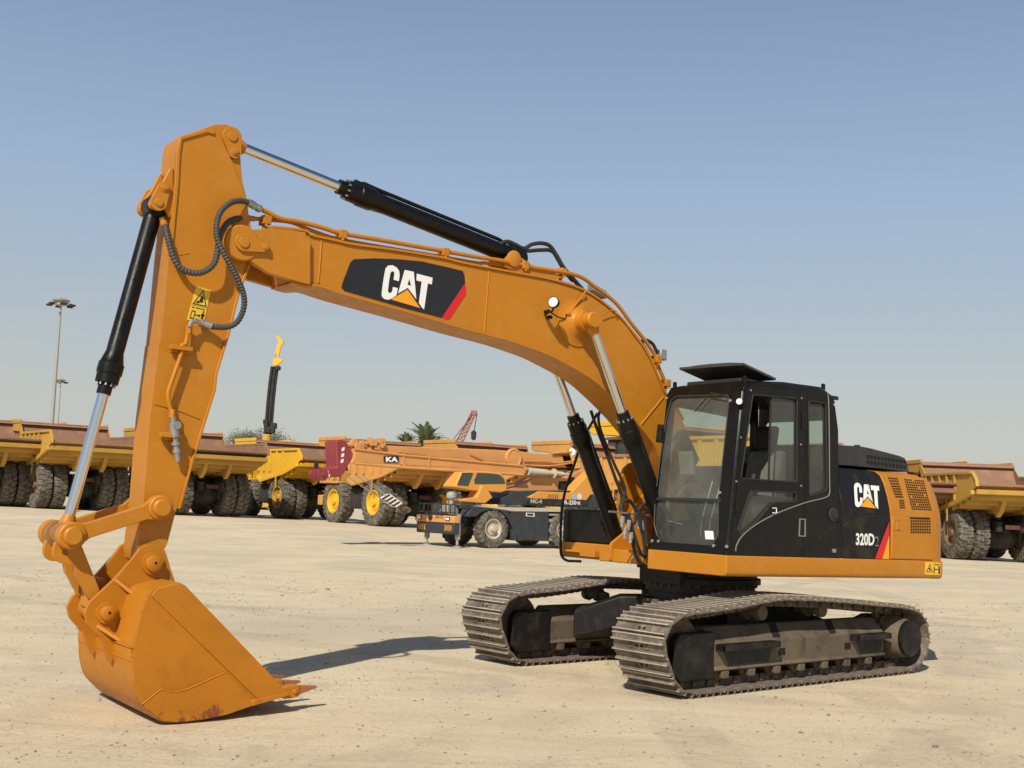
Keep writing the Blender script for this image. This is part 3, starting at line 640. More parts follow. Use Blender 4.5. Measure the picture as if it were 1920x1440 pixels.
hose(HB, [YC+.12, YC+.18, YC+.24, YC+.28, YC+.29, YC+.30, YC+.30, YC+.29, YC+.27, YC+.25, YC+.23, YC+.2, YC+.15], .028, 'corrugated_hose', M['hosesheath'], EX, corr=.028)
mb = MB()
for a, b, y in (((1165, 515), (1232, 553), YC+.2), ((972, 1186), (905, 1165), YC+.25)):
    p, q = P3(*Z(60, 200, 2.88, [a])[0], y), P3(*Z(60, 200, 2.88, [b])[0], y-.03); L = np.linalg.norm(q-p); mb.lathe(p, q, [(0, .034), (L*.55, .034), (L*.56, .026), (L*.75, .026), (L*.76, .034), (L, .034)], 12)
mb.tube(cr([P3(*Z(60, 200, 2.88, [q])[0], ya+.08) for q in ((905, 1163), (880, 1155), (858, 1168), (850, 1190))], 5), .018, 10)
mb.build('hose_fitting', M['zinc'], EX)
mb = MB()
for a, b, y in (((1150, 603), (1200, 605), YC+.12), ((715, 640), (700, 600), YC+.12)):
    p, q = P3(*Z(60, 200, 2.88, [a])[0], y), P3(*Z(60, 200, 2.88, [b])[0], y-.01); L = np.linalg.norm(q-p); mb.lathe(p, q, [(0, .03), (L*.5, .03), (L*.5, .024), (L, .024)], 12)
p = P3(*Z(60, 200, 2.88, [(1200, 605)])[0], YC+.11)
mb.build('hose_fitting', M['orange'], EX)
HC = Z(860, 420, 3.273, [(190, 150), (235, 160), (260, 120), (300, 108), (345, 125), (400, 150), (450, 125), (510, 118), (560, 135), (600, 190), (640, 260), (690, 320), (760, 400)])
hose(HC, [YC+.05]*7+[YC+.05]*6, .021, 'rubber_hose', M['hose'], EX)
HD_ = Z(860, 420, 3.273, [(290, 150), (310, 130), (340, 145), (390, 160), (430, 165), (500, 160), (570, 165), (610, 220), (650, 290), (700, 350)])
hose(HD_, [YC-.06]*10, .021, 'rubber_hose', M['hose'], EX)
hose(Z(860, 420, 3.273, [(1130, 735), (1120, 722), (1150, 712), (1190, 735), (1215, 780), (1240, 800)]), [YC+.0]*6, .019, 'rubber_hose', M['hose'], EX)
mb = MB(); c = P3(*Z(860, 420, 3.273, [(1240, 810)])[0], YC); mb.box(-.05, .05, -.05, .05, -.05, .07, lambda x, y, z: c+np.array([x, y, z]))
mb.build('valve_block', M['zinc'], EX, bevel=.01); mb = MB(); c2 = P3(*Z(860, 420, 3.273, [(850, 420)])[0], YC); mb.box(-.10, .10, -.05, .05, -.03, .05, lambda x, y, z: c2+np.array([x, y, z-.3*x*-1])); mb.build('valve_block', M['zinc'], EX, bevel=.01)
# ---- bucket
BK = Z(240, 1000, 3.789, [(200, 392), (370, 350), (402, 368), (1108, 1108), (1142, 1130), (1142, 1150), (880, 1225), (700, 1290), (500, 1330), (350, 1345), (230, 1335), (150, 1270), (80, 1190), (45, 1080), (35, 960), (33, 850), (60, 700), (98, 560), (148, 430)])
yb = YC+.68
B2_ = pxz(BK, yb)
BKT = empty('bucket', (0, 0, 0), parent=EX); del BKT
bb = MB()
shell = [B2_[i] for i in (2, 1, 0, 18, 17, 16, 15, 14, 13, 12, 11, 10, 9, 8, 7, 6, 5)]
sh2 = [tuple(p) for p in cr(shell[2:], 4)]
sh2 = [shell[0], shell[1]]+sh2
bb.strip(sh2, fU, YC-.675, YC+.675, -.028)
BKT = part(bb, 'bucket', M['orange2'], bevel=.003)
for s in (1, -1):
    mb = MB(); poly = [B2_[2], B2_[3], B2_[4], B2_[5]] + sh2[:1:-1]; mb.prism(poly, fU, YC+s*.655, YC+s*.682); mb.build('bucket_side', M['orange2'], BKT, bevel=.003)
    mb = MB(); ct = pxz(Z(240, 1000, 3.789, [(205, 392), (370, 352), (402, 370), (1108, 1108), (1138, 1130), (910, 1172), (160, 440)]), yb); mb.prism(ct, fU, YC+s*.68, YC+s*.698); mb.build('side_cutter', M['orange2'], BKT, bevel=.004)
    mb = MB(); wp = pxz(Z(240, 1000, 3.789, [(100, 1215), (235, 1105), (300, 1125), (350, 1125), (430, 1105), (550, 1050), (690, 988), (885, 1180), (885, 1222), (700, 1286), (500, 1326), (350, 1341), (235, 1331), (155, 1266)]), yb); mb.prism(wp, fU, YC+s*.68, YC+s*.694); mb.build('wear_plate', M['orange2'], BKT, bevel=.004)
mb = MB(); lw = pxz(Z(240, 1000, 3.789, [(872, 1190), (900, 1178), (1140, 1128), (1143, 1150), (880, 1226)]), yb+.02); mb.prism(lw, fU, YC-.70, YC+.715); mb.build('cutting_edge', M['orange2'], BKT, bevel=.004)
mb = MB(); seam(mb, Z(240, 1000, 3.789, [(0, 808), (36, 815)]), yb, .008)
sb = PU(*Z(240, 1000, 3.789, [(36, 815)])[0], y=yb); mb.tube([u2w((sb[0]+.004, yb, sb[2])), u2w((sb[0]+.004, YC-.68, sb[2]))], .008, 6)
sb = PU(*Z(240, 1000, 3.789, [(34, 910)])[0], y=yb); mb.tube([u2w((sb[0]+.002, yb, sb[2])), u2w((sb[0]+.002, YC-.68, sb[2]))], .006, 6)
mb.build('weld_seam', M['orange2'], BKT)
# ears
ear = Z(70, 920, 4.8, [(470, 1005), (700, 790), (850, 620), (920, 525), (1000, 482), (1090, 488), (1150, 540), (1178, 620), (1200, 700), (1245, 835), (1100, 990), (900, 1180), (780, 1330), (700, 1500), (660, 1560), (600, 1420), (570, 1330), (520, 1280), (450, 1200), (425, 1100)])
re = [.05, .02, .03, .05, .06, .06, .05, .03, 0, 0, 0, 0, 0, 0, .01, .03, .03, .04, .05, .05]
for s in (1, -1):
    yl = YC+s*.225
    mb = MB(); mb.prism(rpoly(pxz(ear, YC+.25), re, 3), fU, YC+s*.205, YC+s*.25); mb.build('bucket_ear', M['orange2'], BKT, bevel=.006)
    for q, rq in ((BP, .088), (RP, .080)):
        mb = MB(); mb.lathe(u2w((q[0], YC+s*.245, q[1])), u2w((q[0], YC+s*1, q[1])), [(0, rq), (.028, rq), (.030, rq-.024), (.07, rq-.024), (.078, rq-.036), (.079, 0)], 32); mb.build('bucket_pin', M['orange2'], BKT)
mb = MB()
for q in (BP, RP): mb.cyl(u2w((q[0]-.004, YC+.325, q[1]+.006)), u2w((q[0]-.004, YC+.3265, q[1]+.006)), .011, n=10)
mb.build('grease_hole', M['dark'], BKT)
def fin(a, b, w_):     # triangular stiffener standing out from the ear
    p, q = PU(*Z(70, 920, 4.8, [a])[0], y=YC+.25), PU(*Z(70, 920, 4.8, [b])[0], y=YC+.25+w_)
    mb = MB(); A_ = np.array([p[0], p[2]]); B_ = np.array([q[0], q[2]]); d = (B_-A_); nn = np.array([-d[1], d[0]])/np.linalg.norm(d)*.012
    v = [(*A_, YC+.25), (*B_, YC+.25), (*B_, YC+.25+w_)]
    vs = [u2w((x+sg*nn[0], y, z+sg*nn[1])) for sg in (1, -1) for x, z, y in v]; mb.add(vs, [(0, 1, 2), (5, 4, 3), (0, 3, 4, 1), (1, 4, 5, 2), (2, 5, 3, 0)]); mb.build('ear_stiffener', M['orange2'], BKT)
mb = MB(); seam(mb, Z(240, 1000, 3.789, [(100, 1215), (235, 1106)]), yb+.013, .006); seam(mb, Z(240, 1000, 3.789, [(240, 1108), (300, 1124), (350, 1124), (430, 1104), (550, 1050), (690, 988)]), yb+.013, .006); mb.build('weld_seam', M['orange'], BKT)  # beads in the lighter orange, their bright highlight put into the colour
fin((700, 800), (905, 965), .10); fin((535, 1215), (790, 1378), .12)
# teeth
tip = PU(*Z(240, 1000, 3.789, [(1335, 1088)])[0], y=YC+.60)[[0, 2]]; root = PU(*Z(240, 1000, 3.789, [(1105, 1128)])[0], y=YC+.60)[[0, 2]]
dt = (tip-root); Lt = np.linalg.norm(dt); dt /= Lt; nt_ = np.array([-dt[1], dt[0]])
for k in range(5):
    yt = YC+.60-.30*k; mb = MB()
    def tp(u, v, y): q = root+dt*u+nt_*v; return u2w((q[0], y, q[1]))
    secs = [(-.02, .045, .05), (.06, .05, .052), (.12, .045, .046)]; vs = []
    for u, hh, ww in secs: vs += [tp(u, -hh, yt-ww), tp(u, -hh, yt+ww), tp(u, hh, yt+ww), tp(u, hh, yt-ww)]
    fs = [(3, 2, 1, 0), (8, 9, 10, 11)]
    for i in range(2):
        for j in range(4): fs.append((i*4+j, i*4+(j+1) % 4, i*4+4+(j+1) % 4, i*4+4+j))
    mb.add(vs, fs); mb.cyl(tp(.075, 0, yt-.06), tp(.075, 0, yt+.062), .020, n=14)
    to = mb.build('bucket_tooth', M['orange2'], BKT, bevel=.006)
    mb = MB(); vs = []
    for u, hh, ww in ((.12, .034, .036), (.20, .022, .028), (Lt, .006, .022)): vs += [tp(u, -hh, yt-ww), tp(u, -hh, yt+ww), tp(u, hh, yt+ww), tp(u, hh, yt-ww)]
    mb.add(vs, fs); mb.build('tooth_tip', M['toothtip'] if 'toothtip' in M else M.setdefault('toothtip', paint('tooth_tip_rust', (.36, .12, .03), .5, (.12, .06, .03), .6, .7)), to, bevel=.004)
# ---- upper structure (upper-works frame: x forward, y to the cab side, z up)
BX = lambda mb, x0, x1, y0, y1, z0, z1: mb.box(x0, x1, y0, y1, z0, z1, lambda x, y, z: u2w((x, y, z)))
ub = lambda x, y, z: u2w((x, y, z))
# swing deck: left skirt, right skirt, centre frame
def skirt(name, x0, x1, y0, y1, z0, z1, mat, rad=.05, bev=.02):
    mb = MB(); yo = y1 if abs(y1) > abs(y0) else y0; yi = y0 if yo == y1 else y1; s = 1 if yo > 0 else -1
    pr = rpoly([(yi, z0), (yo, z0), (yo, z1), (yi, z1)], [0, rad, .012, 0], 4)
    mb.prism(pr, lambda a, b, t: u2w((t, a, b)), x0, x1); return mb.build(name, mat, EX, bevel=bev)
dk = skirt('deck_skirt', -2.42, 1.11, .33, 1.425, 1.075, 1.275, M['orange'], .05, .014)
c = PU(1365, 1060, y=1.425)
skirt('deck_skirt', -2.3, .80, -1.50, -.62, 1.10, 1.275, M['orange'], .05, .014)
mb = MB(); BX(mb, -2.4, .95, -.62, .33, 1.10, 1.24); part(mb, 'main_frame', M['orange'], bevel=.01)
for s in (-.30, .25):
    mb = MB(); mb.prism(rpoly([(-.6, 1.2), (.98, 1.1), (.98, 1.3), (.80, 1.42), (.62, 1.75), (.42, 1.98), (.22, 2.0), (-.1, 1.7), (-1.6, 1.35)], .05, 3), fU, YC+s-.02+.02, YC+s+.02+.02)
    mb.build('boom_foot_bracket', M['orange'], EX, bevel=.004)
mb = MB(); mb.prism(rpoly(pxz([(1161, 1010), (1161, 935), (1164, 900), (1171, 878), (1183, 867), (1197, 870), (1222, 900), (1250, 960), (1250, 1010)], YC-.33), [0, 0, .05, .08, .08, .08, 0, 0, 0], 4), fU, YC-.37, YC-.33); mb.build('frame_upright', M['orange'], EX, bevel=.005)
mb = MB(); mb.cyl(u2w((fx, YC-.36, fz)), u2w((fx, YC+.34, fz)), .07, n=20); part(mb, 'boom_foot_pin', M['orange'])
for s in (1, -1):
    mb = MB(); mb.prism(rpoly([(.35, 1.1), (.86, 1.09), (.86, 1.22), (.74, 1.34), (.60, 1.30), (.35, 1.28)], .05, 3), fU, YC+s*.30, YC+s*.335); mb.build('cylinder_foot_bracket', M['orange'], EX, bevel=.004)
    mb = MB(); mb.cyl(u2w((.70, YC+s*.29, 1.22)), u2w((.70, YC+s*.52, 1.22)), .052, n=20); mb.build('cylinder_foot_pin', M['orange'], EX)
# fuel tank and tool box on the far side, with step and grab rail
mb = MB(); BX(mb, -.55, .78, -1.49, -.66, 1.275, 1.655); TB = part(mb, 'tool_box', M['black'], bevel=.02)
mb = MB(); BX(mb, .781, .785, -1.20, -.62, 1.30, 1.62); mb.build('box_door', M['black'], TB, bevel=.002)
mb = MB(); sc = ux0 = None
for k, zc in enumerate((1.50, 1.44, 1.38)):
    mb.prism(rpoly([(-.80, zc-.022), (-.70, zc-.022), (-.70, zc+.022), (-.80, zc+.022)], .018, 4), lambda a, b, t: u2w((t, a, b)), .785, .789)
mb.build('door_vent', M['dark'], TB)
mb = MB(); BX(mb, -2.2, -.56, -1.46, -.66, 1.275, 2.05); part(mb, 'pump_house', M['black'], bevel=.04)
mb = MB(); BX(mb, .80, .87, -1.36, -1.0, 1.165, 1.19); BX(mb, .80, .93, -.98, -.72, 1.13, 1.20)
part(mb, 'step', M['orange'], bevel=.004)
gr = Z(760, 760, 4, [(1440, 60), (1330, 260), (1265, 450), (1200, 640), (1172, 800), (1165, 960), (1165, 1090), (1180, 1140), (1215, 1165), (1265, 1168), (1315, 1170)])
mb = MB(); mb.tube(cr([u2w(PU(a, b, x=.84)) for a, b in gr], 5), .016, 10); part(mb, 'grab_rail', M['black'])
gr2 = [(1092, 770), (1128, 830), (1160, 900), (1180, 960)]
mb = MB(); mb.tube(cr([P3(a, b, YC-.30) for a, b in [(1108, 770), (1118, 800), (1137, 850), (1155, 900), (1166, 930), (1162, 955)]], 5), .018, 8); part(mb, 'rubber_hose', M['hose'])
mb = MB(); mb.tube(cr([P3(a, b, YC-.25) for a, b in [(1125, 770), (1122, 785), (1128, 812), (1150, 866), (1168, 905), (1172, 925), (1165, 945), (1170, 960)]], 5), .016, 8); part(mb, 'rubber_hose', M['hose'])
# hydraulic hoses before the boom foot
for i, pts in enumerate((
    [(1166, 962), (1166, 945), (1178, 938), (1190, 952), (1192, 975), (1184, 985)], [(1170, 962), (1180, 990), (1192, 1040), (1203, 1058), (1212, 1055)],
    [(1178, 962), (1188, 1000), (1200, 1035), (1210, 1045)], [(1196, 958), (1204, 948), (1213, 946), (1218, 960)], [(1196, 960), (1200, 985), (1206, 1005), (1210, 1040)], [(1206, 960), (1210, 980), (1213, 1020)])):
    mb = MB(); mb.tube(cr([P3(a, b, YC+.28+.03*i-.02*k) for k, (a, b) in enumerate(pts)], 6), .019, 10); part(mb, 'hydraulic_hose', M['hose'])
mb = MB()
for px, py in ((1168, 968), (1180, 975), (1199, 972), (1209, 975), (1173, 990), (1184, 998)):
    c = P3(px, py, YC+.36); mb.lathe(c, c+np.array([.1, 0, -1]), [(0, .024), (.07, .024), (.071, .018), (.11, .018)], 8)
mb.build('hose_fitting', M['zinc'], EX)
mb = MB(); a, b = P3(1142, 959, YC+.33), P3(1218, 967, YC+.33); mb.tube([a, b], .011, 8); part(mb, 'hose_bar', M['zinc'])
# ---- house: profile in y,z swept along x
PROF = [(1.40, 1.278), (1.40, 1.70), (1.385, 1.82), (1.35, 1.96), (1.30, 2.10), (1.25, 2.19), (1.18, 2.235), (1.05, 2.25), (.2, 2.25)]
PR = rpoly(PROF + [(.2, 1.278)], [0, .1, .1, .1, .1, .05, .04, .04, 0, 0], 3)
def prof_y(z):
    zs = [p[1] for p in PROF[:7]]; ys = [p[0] for p in PROF[:7]]; return float(np.interp(z, zs, ys))
def onhouse(q, off=.003):
    px, py = q; y = 1.40
    for _ in range(12): p = PU(px, py, y=y); y = .5*y+.5*(prof_y(p[2])+off)
    return PU(px, py, y=y)
def housepanel(name, x0, x1, mat, off=0, bev=.006, parent=None):
    mb = MB(); mb.prism([(a+off if a > .3 else a, b+(off if b > 1.3 else 0)) for a, b in PR], lambda a, b, t: u2w((t, a, b)), x0, x1); return mb.build(name, mat, parent or EX, bevel=bev)
XB = -1.485
H1 = housepanel('side_door', XB+.004, -.665, M['blackdust'])
H2 = housepanel('rear_side_door', -2.27, XB-.004, M['orange'], .002)
# lower rear door stands a little proud, with a gutter above
mb = MB(); mb.prism(rpoly([(-2.25, 1.285), (XB-.012, 1.285), (XB-.012, 1.735), (-2.25, 1.735)], .01, 2), fU, 1.38, 1.411); mb.build('rear_lower_door', M['orange'], H2, bevel=.006)
# counterweight
mb = MB(); cwx = [(-2.275, 1.0), (-2.36, .995), (-2.45, .975), (-2.52, .945), (-2.62, .87), (-2.70, .70), (-2.75, .4), (-2.76, 0)]
vs = []; fs = []; pr = rpoly([(1.41, 1.075), (1.41, 1.70), (1.39, 1.84), (1.34, 2.0), (1.27, 2.15), (1.2, 2.215), (1.05, 2.235)], [0, .1, .1, .1, .1, .05, 0], 3); full = pr + [(-a, b) for a, b in pr[::-1]]
n_ = len(full)
for x, k in cwx[:-2]:
    for a, b in full: vs.append(u2w((x, a*k, b if k > .99 else (1.075+(b-1.075)*(1-.25*(1-k))))))
for i in range(len(cwx)-3):
    for j in range(n_): q = (j+1) % n_; fs.append((i*n_+j, i*n_+q, (i+1)*n_+q, (i+1)*n_+j))
fs.append(tuple(range(n_))); fs.append(tuple((len(cwx)-3)*n_+j for j in range(n_)))
mb.add(vs, fs); part(mb, 'counterweight', M['orange'], bevel=.008)
# inner hood and black engine cover with its grille
mb = MB(); BX(mb, -2.27, -.70, -1.3, .25, 1.25, 2.25); part(mb, 'engine_housing', M['blackdust'], bevel=.02)
hood = Z(1480, 780, 4.236, [(405, 240), (560, 240), (640, 255), (880, 318), (918, 335), (935, 375), (952, 445), (720, 415), (520, 398), (400, 392)])
yh = 1.10
hp = pxz(hood, yh); hp[-1] = (hp[-1][0]+.25, hp[-1][1]); hp[0] = (hp[0][0]+.25, hp[0][1])
mb = MB(); mb.prism(rpoly(hp, [0, .03, .05, .03, .04, .03, .01, 0, 0, 0], 3), fU, -.2, yh); HO = part(mb, 'engine_hood', M['hood'], bevel=.035, seg=3)
mb = MB()
def quadcell(mb, quad, mapf, u0, u1, v0, v1, off):
    Q = quad
    def at(u, v): a = (Q[0][0]*(1-u)+Q[1][0]*u)*(1-v)+(Q[3][0]*(1-u)+Q[2][0]*u)*v; b = (Q[0][1]*(1-u)+Q[1][1]*u)*(1-v)+(Q[3][1]*(1-u)+Q[2][1]*u)*v; return mapf((a, b))
    P = [np.array(at(*t)) for t in ((u0, v0), (u1, v0), (u1, v1), (u0, v1))]
    vs = [u2w(p+np.array([0, off, 0])) for p in P] + [u2w(p+np.array([0, -.01, 0])) for p in P]
    mb.add(vs, [(0, 1, 2, 3), (7, 6, 5, 4), (0, 4, 5, 1), (1, 5, 6, 2), (2, 6, 7, 3), (3, 7, 4, 0)])
def grille(mb, quad, mapf, nx, ny, fill=.74, off=.0015, skip=None):
    for i in range(nx):
        for j in range(ny):
            if skip and skip(i, j): continue
            quadcell(mb, quad, mapf, (i+.5-fill/2)/nx, (i+.5+fill/2)/nx, (j+.5-fill/2)/ny, (j+.5+fill/2)/ny, off)
mh = lambda q: PU(q[0], q[1], y=yh)
grille(mb, Z(1480, 780, 4.236, [(606, 300), (925, 345), (932, 428), (610, 385)]), mh, 11, 2, .66, .003)
mb.build('hood_grille', M['dark'], HO)
# top row of slots sits on the rounded shoulder
mb = MB(); q0 = PU(*Z(1480, 780, 4.236, [(620, 262)])[0], y=yh-.05); q1 = PU(*Z(1480, 780, 4.236, [(890, 322)])[0], y=yh-.05)
for i in range(10):
    t = (i+.5)/10; c = q0*(1-t)+q1*t; d = (q1-q0)/10*.3
    mb.add([u2w(c-d+np.array([0, -.06, .012])), u2w(c+d+np.array([0, -.06, .012])), u2w(c+d+np.array([0, .03, -.02])), u2w(c-d+np.array([0, .03, -.02]))], [(0, 1, 2, 3)])
mb.build('hood_grille', M['dark'], HO)
mb = MB(); e_ = PU(1607, 836, y=.6); c = u2w(e_); mb.lathe(c-np.array([0, 0, .15]), c+np.array([0, 0, 1]), [(0, .035), (.16, .035)], 14); part(mb, 'exhaust_pipe', M['matteblack'])
# grilles of the orange doors
mho = lambda q: onhouse(q, .003)
gz_ = Z(1560, 800, 5.142, [(534, 484), (630, 489), (706, 792), (655, 792)])
mb = MB(); QA = Z(1560, 800, 5.142, [(534, 484), (630, 489), (690, 690), (612, 686)]); grille(mb, QA, mho, 5, 8, .66, .0035)
QB = Z(1560, 800, 5.142, [(645, 700), (695, 702), (705, 792), (652, 792)]); grille(mb, QB, mho, 3, 4, .64, .0035)
mb.build('door_grille', M['dark'], H2)
mb = MB(); QC = Z(1560, 800, 5.142, [(690, 498), (885, 515), (963, 812), (768, 803)]); grille(mb, QC, mho, 10, 13, .64, .0035, lambda i, j: (i*7+j*3) % 23 == 5); mb.build('door_grille', M['dark'], H2)
mb = MB(); QD = Z(1560, 800, 5.142, [(752, 868), (948, 872), (953, 1032), (756, 1030)]); grille(mb, QD, lambda q: PU(q[0], q[1], y=1.412), 9, 6, .60, .0035)
mb.build('door_grille', M['dark'], H2)
# latch recess
mb = MB(); lq = pxz(Z(1560, 800, 5.142, [(592, 900), (672, 902), (675, 1000), (595, 998)]), 1.413); mb.prism(lq, fU, 1.40, 1.416, [[(a*.84+.16*np.mean([p[0] for p in lq]), b*.84+.16*np.mean([p[1] for p in lq])) for a, b in lq]])
c = PU(*Z(1560, 800, 5.142, [(640, 955)])[0], y=1.413); BX(mb, c[0]-.03, c[0]+.035, 1.405, 1.42, c[2]-.045, c[2]+.045); mb.build('door_latch', M['orange'], H2, bevel=.004)
# decals on the black door
A3 = np.array([(1211, 735, 1), (1240, 545, 1), (1578, 617, 1)]); B3 = np.array([(222, 745), (212, 565), (452, 572)]); AF = np.linalg.solve(A3.astype(float), B3.astype(float))
def hlogo(q): return [(a, b) for a, b in Z(1560, 800, 5.142, [tuple(np.array([x, y, 1])@AF) for x, y in q])]
def flat(mb, o_, h):
    loops = [o_]+list(h); fl_ = [p for l in loops for p in l]
    tri = tessellate_polygon([[Vector((a, b, 0)) for a, b in l] for l in loops])
    vs = [u2w(onhouse(p, .007)) for p in fl_] + [u2w(onhouse(p, .002)) for p in fl_]; n_ = len(fl_)
    fs = [tuple(t) for t in tri]; o2 = 0
    for l in loops:
        for i in range(len(l)): a, b = o2+i, o2+(i+1) % len(l); fs.append((a, b, n_+b, n_+a))
        o2 += len(l)
    mb.add(vs, fs)
logo(hlogo, H1, flat)
def word(body, quad, mapf, name, mat, parent, bold=.0, off=0):
    """lettering fitted to four photo corners (lower left, lower right, upper right, upper left)"""
    vs, fs = text_mesh(body, bold=bold); Q = [np.array(p, float) for p in quad]; out = []
    for u, v in vs: out.append(u2w(mapf(tuple((Q[0]*(1-u)+Q[1]*u)*(1-v)+(Q[3]*(1-u)+Q[2]*u)*v))))
    mb = MB(); mb.add(out, fs); return mb.build(name, mat, parent)
mdo = lambda q: onhouse(q, .006)
word('320D', Z(1560, 800, 5.142, [(230, 1143), (408, 1148), (410, 1030), (230, 1025)]), mdo, 'model_lettering', M['white'], H1, bold=.035)
word('2', Z(1560, 800, 5.142, [(416, 1150), (452, 1152), (450, 1060), (416, 1058)]), mdo, 'model_lettering', plain('letter_grey', (.30, .30, .30), .5), H1, bold=.0)
word('2', Z(1560, 800, 5.142, [(423, 1142), (446, 1144), (444, 1070), (423, 1068)]), lambda q: onhouse(q, .008), 'model_lettering', M['decalblack'], H1, bold=.0)
def hpoly(pts, name, mat, parent, off=.006): mb = MB(); vs = [u2w(onhouse(p, off)) for p in pts]; vs += [u2w(onhouse(p, .001)) for p in pts]; n_ = len(pts); mb.add(vs, [tuple(range(n_))]+[(i, (i+1) % n_, n_+(i+1) % n_, n_+i) for i in range(n_)]); return mb.build(name, mat, parent)
hpoly(Z(1560, 800, 5.142, [(414, 1272), (486, 1275), (553, 1040), (553, 912)]), 'door_stripe', M['red'], H1)
hpoly(Z(1560, 800, 5.142, [(486, 1275), (553, 1277), (553, 1045)]), 'door_stripe', M['amber'], H1)
# arch crease of the black panels
def crease(pts, y0, name, mat, par, r): mb = MB(); mb.tube(cr([u2w(onhouse(p, y0)) for p in pts], 6), r, 6); return mb.build(name, mat, par)
crease(Z(1480, 780, 4.236, [(150, 1070), (190, 1010), (270, 930), (400, 850), (520, 795), (640, 770), (790, 765)]), .001, 'panel_crease', M['blackdust'], H1, .012)
mb = MB()
for q in (Z(1480, 780, 4.236, [(345, 1070)])[0],): c = onhouse(q, 0); mb.cyl(u2w(c), u2w(c+np.array([0, .02, 0])), .02, n=10); BX(mb, c[0]-.04, c[0]+.02, c[1]-.005, c[1]+.012, c[2]-.018, c[2]+.02)
mb.build('door_catch', M['zinc'], H1)
# small panel between cab and side door, with round cap
H0 = housepanel('front_side_panel', -.66, -.08, M['black'], -.004)
c = PU(1561, 965, y=1.40); mb = MB(); mb.lathe(u2w((c[0], 1.38, c[2])), u2w((c[0], 2, c[2])), [(0, .075), (.035, .075), (.042, .068), (.043, .0)], 30); mb.cyl(u2w((c[0]-.005, 1.422, c[2]-.02)), u2w((c[0]-.005, 1.434, c[2]-.02)), .022, n=12); mb.build('tank_cap', M['matteblack'], H0)
# warning plate on the deck skirt
def yplate2(): 
    q2 = pxz(Z(1560, 800, 5.142, [(902, 1305), (1047, 1315), (1045, 1432), (897, 1425)]), 1.428); mb = MB(); mb.prism(q2, fU, 1.42, 1.4275); o = mb.build('warning_plate', M['yellowdecal'], dk)
    Q = [np.array(p) for p in q2]
    def at(u, v): return tuple((Q[0]*(1-u)+Q[1]*u)*(1-v)+(Q[3]*(1-u)+Q[2]*u)*v)
    g = MB()
    for pl_, hs in [([(.3, .1), (.52, .8), (.06, .8)], [[(.3, .22), (.46, .74), (.12, .74)]]), (rct(.56, .12, .96, .2), []), (rct(.86, .28, .97, .92), []), (rct(.6, .5, .84, .58), []), (rct(.56, .32, .62, .9), []), ([(.2, .5), (.3, .42), (.38, .62), (.28, .7)], [])]:
        g.prism([at(*p) for p in pl_], fU, 1.427, 1.4285, [[at(*p) for p in h] for h in hs])
    g.build('warning_symbol', M['decalblack'], o)
yplate2()
# ---- cab
yo, yi = 1.405, .345            # outer and inner side of the cab
def cz(px): return Z(1180, 660, 3.274, px)
CAB = empty('cab', (0, 0, 0), parent=EX)
F0, F1 = np.array([1.085, 1.275]), np.array([.925, 2.93])       # front plane x,z at foot and top
def front(q, off=0):
    """photo point on the sloping windscreen plane"""
    d = MU.T @ ray(*q); c0 = MU.T @ (CAM-O1)+O1; nn = np.array([F1[1]-F0[1], 0, -(F1[0]-F0[0])]); nn /= np.linalg.norm(nn)
    t = (np.array([F0[0], 0, F0[1]])+nn*off-c0)@nn/(d@nn); return c0+d*t
fn_ = np.array([F1[1]-F0[1], 0, -(F1[0]-F0[0])]); fn_ /= np.linalg.norm(fn_)
def fyz(pts): return [tuple(front(q)[[1, 2]]) for q in pts]
def ffront(a, b, t): x = F0[0]+(F1[0]-F0[0])*(b-F0[1])/(F1[1]-F0[1]); return u2w(np.array([x, a, b])+fn_*t)
win = cz([(255, 300), (290, 272), (600, 262), (613, 290), (580, 600), (548, 890), (545, 1130), (522, 1168), (500, 1185), (220, 1165), (172, 1130), (153, 1060), (160, 895), (190, 650), (225, 420)])
WY = rpoly(fyz(win), [.05, .05, .04, .04, 0, 0, .05, .04, .04, .08, .07, .07, 0, 0, 0], 4)
out = [(yi, 1.275), (1.375, 1.275), (1.375, 2.90), (1.33, 2.96), (yi+.05, 2.97), (yi, 2.90)]
mb = MB(); mb.prism(out, ffront, -.05, 0, [WY]); mb.build('front_frame', M['black'], CAB, bevel=0)
zb_ = fyz(cz([(160, 900)]))[0][1]
up = [p for p in WY if p[1] >= zb_]; lo = [p for p in WY if p[1] < zb_]
ymin = min(p[0] for p in WY); ymax = max(p[0] for p in WY)
def clip(pts, z, above):
    out_ = []
    for i in range(len(pts)):
        a, b = pts[i], pts[(i+1) % len(pts)]; ia, ib = (a[1] >= z) == above, (b[1] >= z) == above
        if ia: out_.append(a)
        if ia != ib: t = (z-a[1])/(b[1]-a[1]); out_.append((a[0]+(b[0]-a[0])*t, z))
    return out_
mb = MB(); mb.add([ffront(a, b, -.02) for a, b in clip(WY, zb_, True)], [tuple(range(len(clip(WY, zb_, True))))]); mb.build('windscreen', M['glassfront'], CAB)
mb = MB(); mb.add([ffront(a, b, -.02) for a, b in clip(WY, zb_, False)], [tuple(range(len(clip(WY, zb_, False))))]); mb.build('lower_windscreen', M['glassdark'], CAB)
mb = MB(); mb.prism(rct(ymin, zb_-.016, ymax, zb_+.016), ffront, -.03, .006); mb.build('windscreen_bar', M['matteblack'], CAB)
mb = MB(); mb.tube([ffront(a, b, .001) for a, b in WY], .006, 6, closed=True); mb.build('windscreen_seal', M['darkseal'], CAB)
